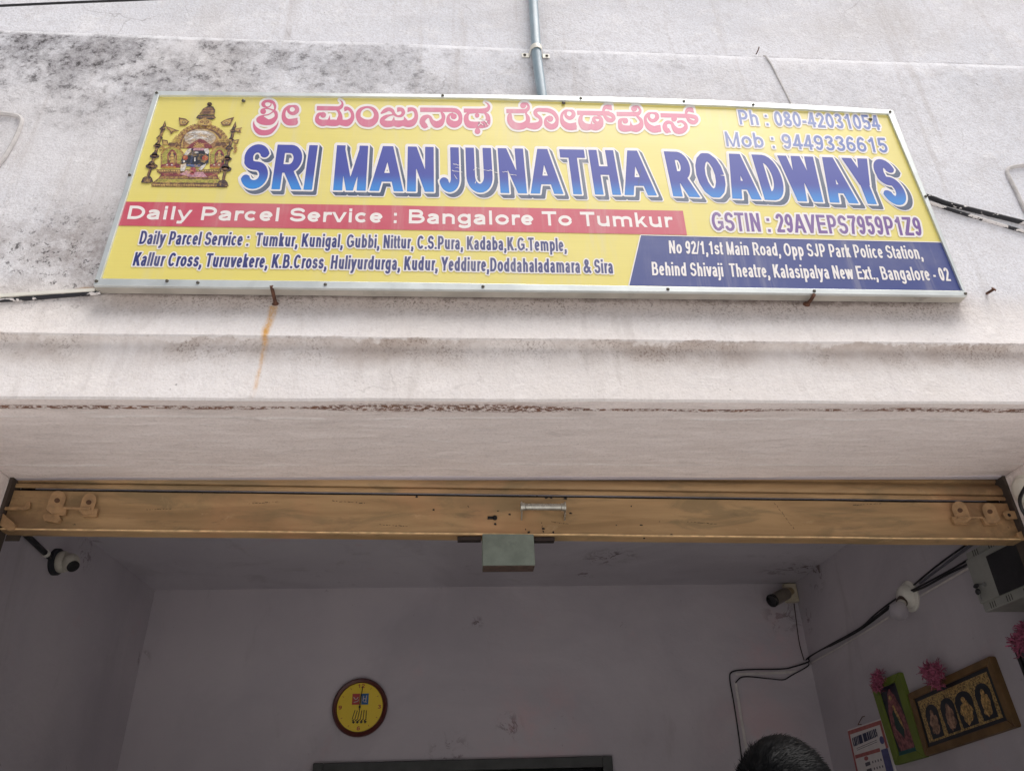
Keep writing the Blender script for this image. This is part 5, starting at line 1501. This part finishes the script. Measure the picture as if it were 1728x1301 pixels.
green = plain('green painted frame', (104, 120, 44), .55, scale=12, vary=.1)
root, f = framed('picture_frame', 'narrow green framed picture hanging between the calendar and the gold frame', [(1468.7, 1155), (1515.8, 1134), (1561, 1276.5), (1510, 1290.8)], .2, .09, green, plain('dark blue picture', (28, 32, 46), .4), .024)
rose = plain('rose print', (128, 78, 80), .5, scale=50, vary=.6, dirt=.9)
t = MB(); t.flat([f(*p, -.0065) for p in [(.30, .88), (.22, .62), (.28, .40), (.42, .18), (.52, .13), (.62, .22), (.72, .42), (.78, .66), (.74, .88)]]); t.build('figure_print', rose, root)
t = MB(); t.flat([f(*p, -.0055) for p in [(.36, .60), (.40, .42), (.50, .36), (.58, .48), (.62, .62), (.54, .74)]]); t.build('robe_print', plain('dark green print', (28, 58, 52), .5), root)
t = MB(); t.flat([f(*p, -.0045) for p in [(.46, .34), (.52, .33), (.60, .52), (.64, .66), (.58, .60), (.50, .46)]]); t.flat([f(.48 + .05 * math.cos(R(a)), .24 + .03 * math.sin(R(a)), -.0045) for a in range(0, 360, 30)]); t.build('garland_print', fg2, root)
t = MB(); t.flat([f(*p, -.005) for p in [(.2, .89), (.8, .89), (.8, .91), (.2, .91)]]); t.flat([f(*p, -.0052) for p in [(.22, .865), (.78, .865), (.78, .888), (.22, .888)]]); t.build('caption_print', plain('teal print', (24, 84, 84), .5), root)
root, f = framed('picture_frame', 'dark framed picture cut off by the right edge under a pink flower bunch', [(1708, 1090), (1800, 1040), (1850, 1155), (1734, 1158)], .05, .09, plain('black frame wood', (26, 24, 26), .4), plain('dim picture', (60, 56, 60), .4))
# flower bunches
pink = plain('pink paper flower', (168, 92, 118), .85, scale=60, vary=.45)
def flowers(lab, c, r_, n_, seed):
    rnd = random.Random(seed); t = MB()
    lobes = [(Vector((0, rnd.uniform(-.7, .7), rnd.uniform(-.5, .5))) * r_, rnd.uniform(.45, .7) * r_) for _ in range(6)]
    for k in range(n_):
        lc, lr = rnd.choice(lobes)
        d = Vector((rnd.gauss(0, 1), rnd.gauss(0, 1), rnd.gauss(0, 1))).normalized()
        if d.x > .2: d.x = -d.x
        p = c + lc + d * lr * rnd.uniform(.1, .75)
        a = d.orthogonal().normalized(); b = d.cross(a); tw = rnd.uniform(0, 6.28)
        w = (a * math.cos(tw) + b * math.sin(tw)) * r_ * rnd.uniform(.03, .07)
        bend = (a * rnd.gauss(0, .5) + b * rnd.gauss(0, .5))
        L_ = r_ * rnd.uniform(.25, .55)
        m1 = p + (d + bend * .3) * L_ * .6; e1 = p + (d + bend).normalized() * L_ * 1.1
        t.add([p - w * .5, p + w * .5, m1 + w, m1 - w, e1 + w * .5, e1 - w * .5], [(0, 1, 2, 3), (3, 2, 4, 5)])
    tag(t.build('flower_bunch', pink), lab, 'flowers', 'pink flower bunches on the pictures')
flowers('pink flower bunch on the top left corner of the green frame', RW(1484, 1148, .035), .052, 420, 1)
flowers('large pink flower bunch on the top edge of the gold frame', RW(1583, 1142, .045), .062, 620, 2)
flowers('pink flower bunch on the dark frame at the right edge', RW(1733, 1084, .05), .064, 560, 3)

# calendar
f = basis([(1430, 1231), (1486, 1212), (1520, 1338), (1456, 1352)], .012)
cal = empty('calendar', f(.5, 1), 'paper wall calendar with a red border left of the green picture', 'calendar')
t = MB(); t.prism([f(*p) for p in [(0, 0), (1, 0), (1, 1), (0, 1)]], (.010, 0, 0)); t.build('page', plain('calendar paper', (214, 208, 206), .7, scale=20, vary=.04), cal)
cr_ = plain('calendar red', (168, 98, 94), .7, vary=.15); cb_ = plain('calendar blue', (84, 84, 128), .7, vary=.15); cd_ = plain('calendar grey print', (86, 84, 92), .7)
t = MB()
for q in ([(0, .02), (1, .02), (1, .075), (0, .075)], [(0, .075), (.05, .075), (.05, 1), (0, 1)], [(.06, .37), (.78, .37), (.78, .42), (.06, .42)], [(.94, .075), (1, .075), (1, .4), (.94, .4)]): t.flat([f(*p, .0006) for p in q])
t.flat([f(.36 + .06 * math.cos(R(a)), .455 + .03 * math.sin(R(a)), .0006) for a in range(0, 360, 30)])
t.build('red_border', cr_, cal)
t = MB()
for q in ([(.80, .40), (.98, .40), (.98, .78), (.80, .78)],): t.flat([f(*p, .0006) for p in q])
t.flat([f(.89 + .06 * math.cos(R(a)), .28 + .055 * math.sin(R(a)), .0006) for a in range(0, 360, 30)])
t.build('blue_panel', cb_, cal)
write('CAPTAIN NIRMALLNS', [f(.08, .255, .0008), f(.82, .215, .0008), f(.08, .13, .0008), f(.82, .105, .0008)], plain('calendar navy', (58, 60, 84), .7), cal, 'title', .17, .8, size=(150, 34))
t = MB()
for v in (.285, .31): t.flat([f(.16, v, .0006), f(.76, v - .03, .0006), f(.76, v - .023, .0006), f(.16, v + .007, .0006)])
for r_ in range(5):
    v = .51 + r_ * .09
    t.flat([f(.30, v, .0006), f(.44, v - .006, .0006), f(.44, v + .044, .0006), f(.30, v + .05, .0006)])
    for q in range(4):
        u = .50 + q * .075; t.flat([f(u, v, .0006), f(u + .03, v, .0006), f(u + .03, v + .03, .0006), f(u, v + .03, .0006)])
t.build('dates', cd_, cal)
nl = MB(); p = RW(1454, 1222, .0); nl.tube([p, p + Vector((-.02, 0, .0)), RW(1455, 1209, .02), RW(1459, 1208, .02)], .002, 6)
tag(nl.build('wall_nail', M['rust']), 'bent nail holding up the calendar on the right wall', 'nail')

# ================================================================ PERSON (only the crown of the head reaches into the picture)
HC = at_y(1322, 1300, 1.62)                       # head centre region
HC = Vector((HC.x, 1.62, at_y(1316, 1250, 1.62).z - .112))
floor_z = 0.0
per = empty('person', Vector((HC.x, HC.y, 0)), 'person with short dark hair standing below the shop opening, only the crown visible', 'person')
yaw = R(-62)                                      # faces right and into the shop
def PL(x, y, z):                                  # local: x right of person, y forward
    c_, s_ = math.cos(yaw), math.sin(yaw)
    return Vector((HC.x + x * c_ - y * s_, HC.y + x * s_ + y * c_, z))
def skinned(name, chains, mat, parent, sub=2):
    me = bpy.data.meshes.new(name); vs = []; es = []; rs = []; ix = {}
    for ch in chains:
        prev = None
        for (x, y, z, r_) in ch:
            key = (round(x, 4), round(y, 4), round(z, 4))
            if key not in ix:
                ix[key] = len(vs); vs.append(PL(x, y, z)); rs.append(r_)
            if prev is not None and prev != ix[key]: es.append((prev, ix[key]))
            prev = ix[key]
    me.from_pydata([tuple(v) for v in vs], es, [])
    o_ = bpy.data.objects.new(name, me); COL.objects.link(o_)
    o_.modifiers.new('skin', 'SKIN')
    lay = me.skin_vertices[0].data if me.skin_vertices else None
    if lay is None:
        bpy.context.view_layer.objects.active = o_
        bpy.ops.object.modifier_add(type='SKIN'); lay = me.skin_vertices[0].data
    for i, r_ in enumerate(rs):
        lay[i].radius = r_ if isinstance(r_, tuple) else (r_, r_)
    lay[0].use_root = True
    ss_ = o_.modifiers.new('sub', 'SUBSURF'); ss_.levels = sub; ss_.render_levels = sub
    dg = bpy.context.evaluated_depsgraph_get()
    m2 = bpy.data.meshes.new_from_object(o_.evaluated_get(dg))
    bpy.data.objects.remove(o_)
    m2.materials.clear()
    t = MB(); t.v = [tuple(v.co) for v in m2.vertices]; t.f = [tuple(p.vertices) for p in m2.polygons]
    return t
hz = HC.z
sk = plain('brown skin', (142, 98, 74), .5, scale=40, vary=.06)
arms = []
for s_ in (1, -1):
    wr = (s_ * .25, .06, .84)
    arms.append([(0, 0, 1.36, .10), (s_ * .10, 0, 1.39, .07), (s_ * .185, 0, 1.37, .055), (s_ * .23, -.01, 1.10, .043), (s_ * .245, .03, .96, .037), (*wr, .026), (s_ * .25, .07, .79, .034)])
    for k, (dx, L_, by) in enumerate(((-.032, .058, .03), (-.011, .068, .01), (.010, .064, -.01), (.030, .05, -.03))):
        x0, y0_ = s_ * .25 + by * .2, .075 + by
        arms.append([(s_ * .25, .07, .79, .034), (x0, y0_, .755, .011), (x0 - s_ * .006, y0_ + .004, .755 - L_ * .5, .009), (x0 - s_ * .020, y0_ + .006, .755 - L_, .008)])
    arms.append([(s_ * .25, .07, .79, .034), (s_ * .238, .108, .775, .012), (s_ * .228, .125, .745, .010), (s_ * .222, .13, .72, .008)])
legs = [[(0, 0, .92, .12), (s_ * .09, 0, .86, .095), (s_ * .10, .01, .48, .06), (s_ * .10, 0, .28, .055), (s_ * .10, -.02, .08, .038), (s_ * .105, .05, .04, .04), (s_ * .11, .15, .03, .03)] for s_ in (1, -1)]
body = skinned('body', [[(0, 0, .92, .12), (0, 0, 1.08, .115), (0, 0, 1.25, .125), (0, 0, 1.36, .10), (0, -.005, 1.45, .058), (0, .0, hz - .08, .055)]] + arms + legs, sk, per)
# head shaped from a lat-long surface
def head_pt(th, ph, grow=0.0):
    x = math.sin(th) * math.sin(ph); y = math.sin(th) * math.cos(ph); z = math.cos(th)
    rx, ry, rz = .076 + grow, .098 + grow, .112 + grow
    p = Vector((x * rx, y * ry, z * rz))
    if z < -.2 and y > 0: p.y *= 1 - .25 * (-z - .2)
    if z < -.1: p.x *= 1 - .3 * (-z - .1)
    fr_ = max(0, y) ** 6
    if abs(x) < .2 and -.42 < z < .05: p.y += .022 * fr_ * (1 - abs(x) / .2) * (.4 + (.05 - z))
    if .0 < abs(x) < .5 and -.02 < z < .2: p.y -= .007 * fr_ * math.exp(-((abs(x) - .3) / .12) ** 2) * 2
    if abs(x) < .32 and -.66 < z < -.5: p.y += .006 * fr_
    return p
nu, nv = 48, 32
o0 = len(body.v)
for j in range(nv + 1):
    for i in range(nu):
        p = head_pt(math.pi * j / nv, 2 * math.pi * i / nu)
        body.v.append(tuple(PL(p.x, p.y, hz + p.z)))
for j in range(nv):
    for i in range(nu):
        a = o0 + j * nu + i; b = o0 + j * nu + (i + 1) % nu
        body.f.append((a, b, b + nu, a + nu))
for s_ in (1, -1):
    p = PL(s_ * .078, -.005, hz - .02); body.ellipsoid(p, (.016, .016, .032), 10, 8)
bo = body.build('body', sk, per, smooth=True)
for s_ in (1, -1):
    t = MB(); t.ellipsoid(PL(s_ * .031, .083, hz + .008), (.0115, .0115, .010), 12, 8)
    t.build('eye', plain('dark eye', (60, 46, 40), .2), bo, smooth=True)
# clothes
shirt = skinned('shirt', [[(0, 0, .90, .135), (0, 0, 1.08, .132), (0, 0, 1.25, .142), (0, 0, 1.36, .115), (0, -.004, 1.43, .066)]] + [[(0, 0, 1.36, .115), (s_ * .10, 0, 1.39, .085), (s_ * .187, 0, 1.37, .068), (s_ * .215, -.005, 1.2, .060), (s_ * .228, -.01, 1.12, .056)] for s_ in (1, -1)], None, per)
shirt.build('shirt', plain('pale checked shirt', (128, 138, 150), .85, scale=30, bump=.2), per, smooth=True)
tr_ = skinned('trousers', [[(0, 0, 1.0, .125), (0, 0, .90, .135), (s_ * .09, 0, .84, .108), (s_ * .10, .01, .48, .078), (s_ * .10, -.005, .2, .07), (s_ * .10, -.01, .07, .068)] for s_ in (1, -1)], None, per)
tr_.build('trousers', plain('dark trousers', (44, 46, 56), .85, scale=30, bump=.2), per, smooth=True)
# hair: close cap plus many short locks
hm = NT('black hair')
hc_ = hm.mix(hm.noise(120, 3), lin((4, 4, 5)), lin((12, 13, 15)))
hm.out(hc_, .5, 0, None, .10)
t = MB()
o0 = 0
for j in range(nv + 1):
    th = math.pi * .66 * j / nv
    for i in range(nu):
        ph = 2 * math.pi * i / nu
        p = head_pt(th, ph, .010 + .003 * mnoise.noise(Vector((math.cos(ph) * 3, math.sin(ph) * 3, th * 5))))
        if math.cos(ph) > .25 and th > 1.15: p *= (.086 / .1)
        t.v.append(tuple(PL(p.x, p.y, hz + p.z)))
for j in range(nv):
    for i in range(nu):
        a = j * nu + i; b = j * nu + (i + 1) % nu
        t.f.append((a, b, b + nu, a + nu))
rnd = random.Random(5)
for k in range(7000):
    th = math.acos(1 - rnd.random() * 1.25); ph = rnd.uniform(0, 6.283)
    if math.cos(ph) > .3 and th > 1.1: continue
    p = head_pt(th, ph, .009); q = head_pt(th, ph, .02)
    d = (q - p).normalized()
    fl = Vector((rnd.gauss(0, .12), rnd.gauss(0, .12) + .6, rnd.gauss(0, .1)))        # combed forward
    L_ = rnd.uniform(.012, .026)
    e = (d * rnd.choice((.0, .02, .05, .12)) + (fl - d * fl.dot(d)) * .8).normalized()
    sd_ = e.cross(d).normalized() * .0008
    m1 = p + e * L_ * .55 + d * .0018; e1 = p + e * L_ + d * .0005
    V_ = [p - sd_, p + sd_, m1 + sd_ * .8, m1 - sd_ * .8, e1]
    t.add([PL(v.x, v.y, hz + v.z) for v in V_], [(0, 1, 2, 3), (3, 2, 4)])
t.build('hair', hm.mat, per, smooth=True)
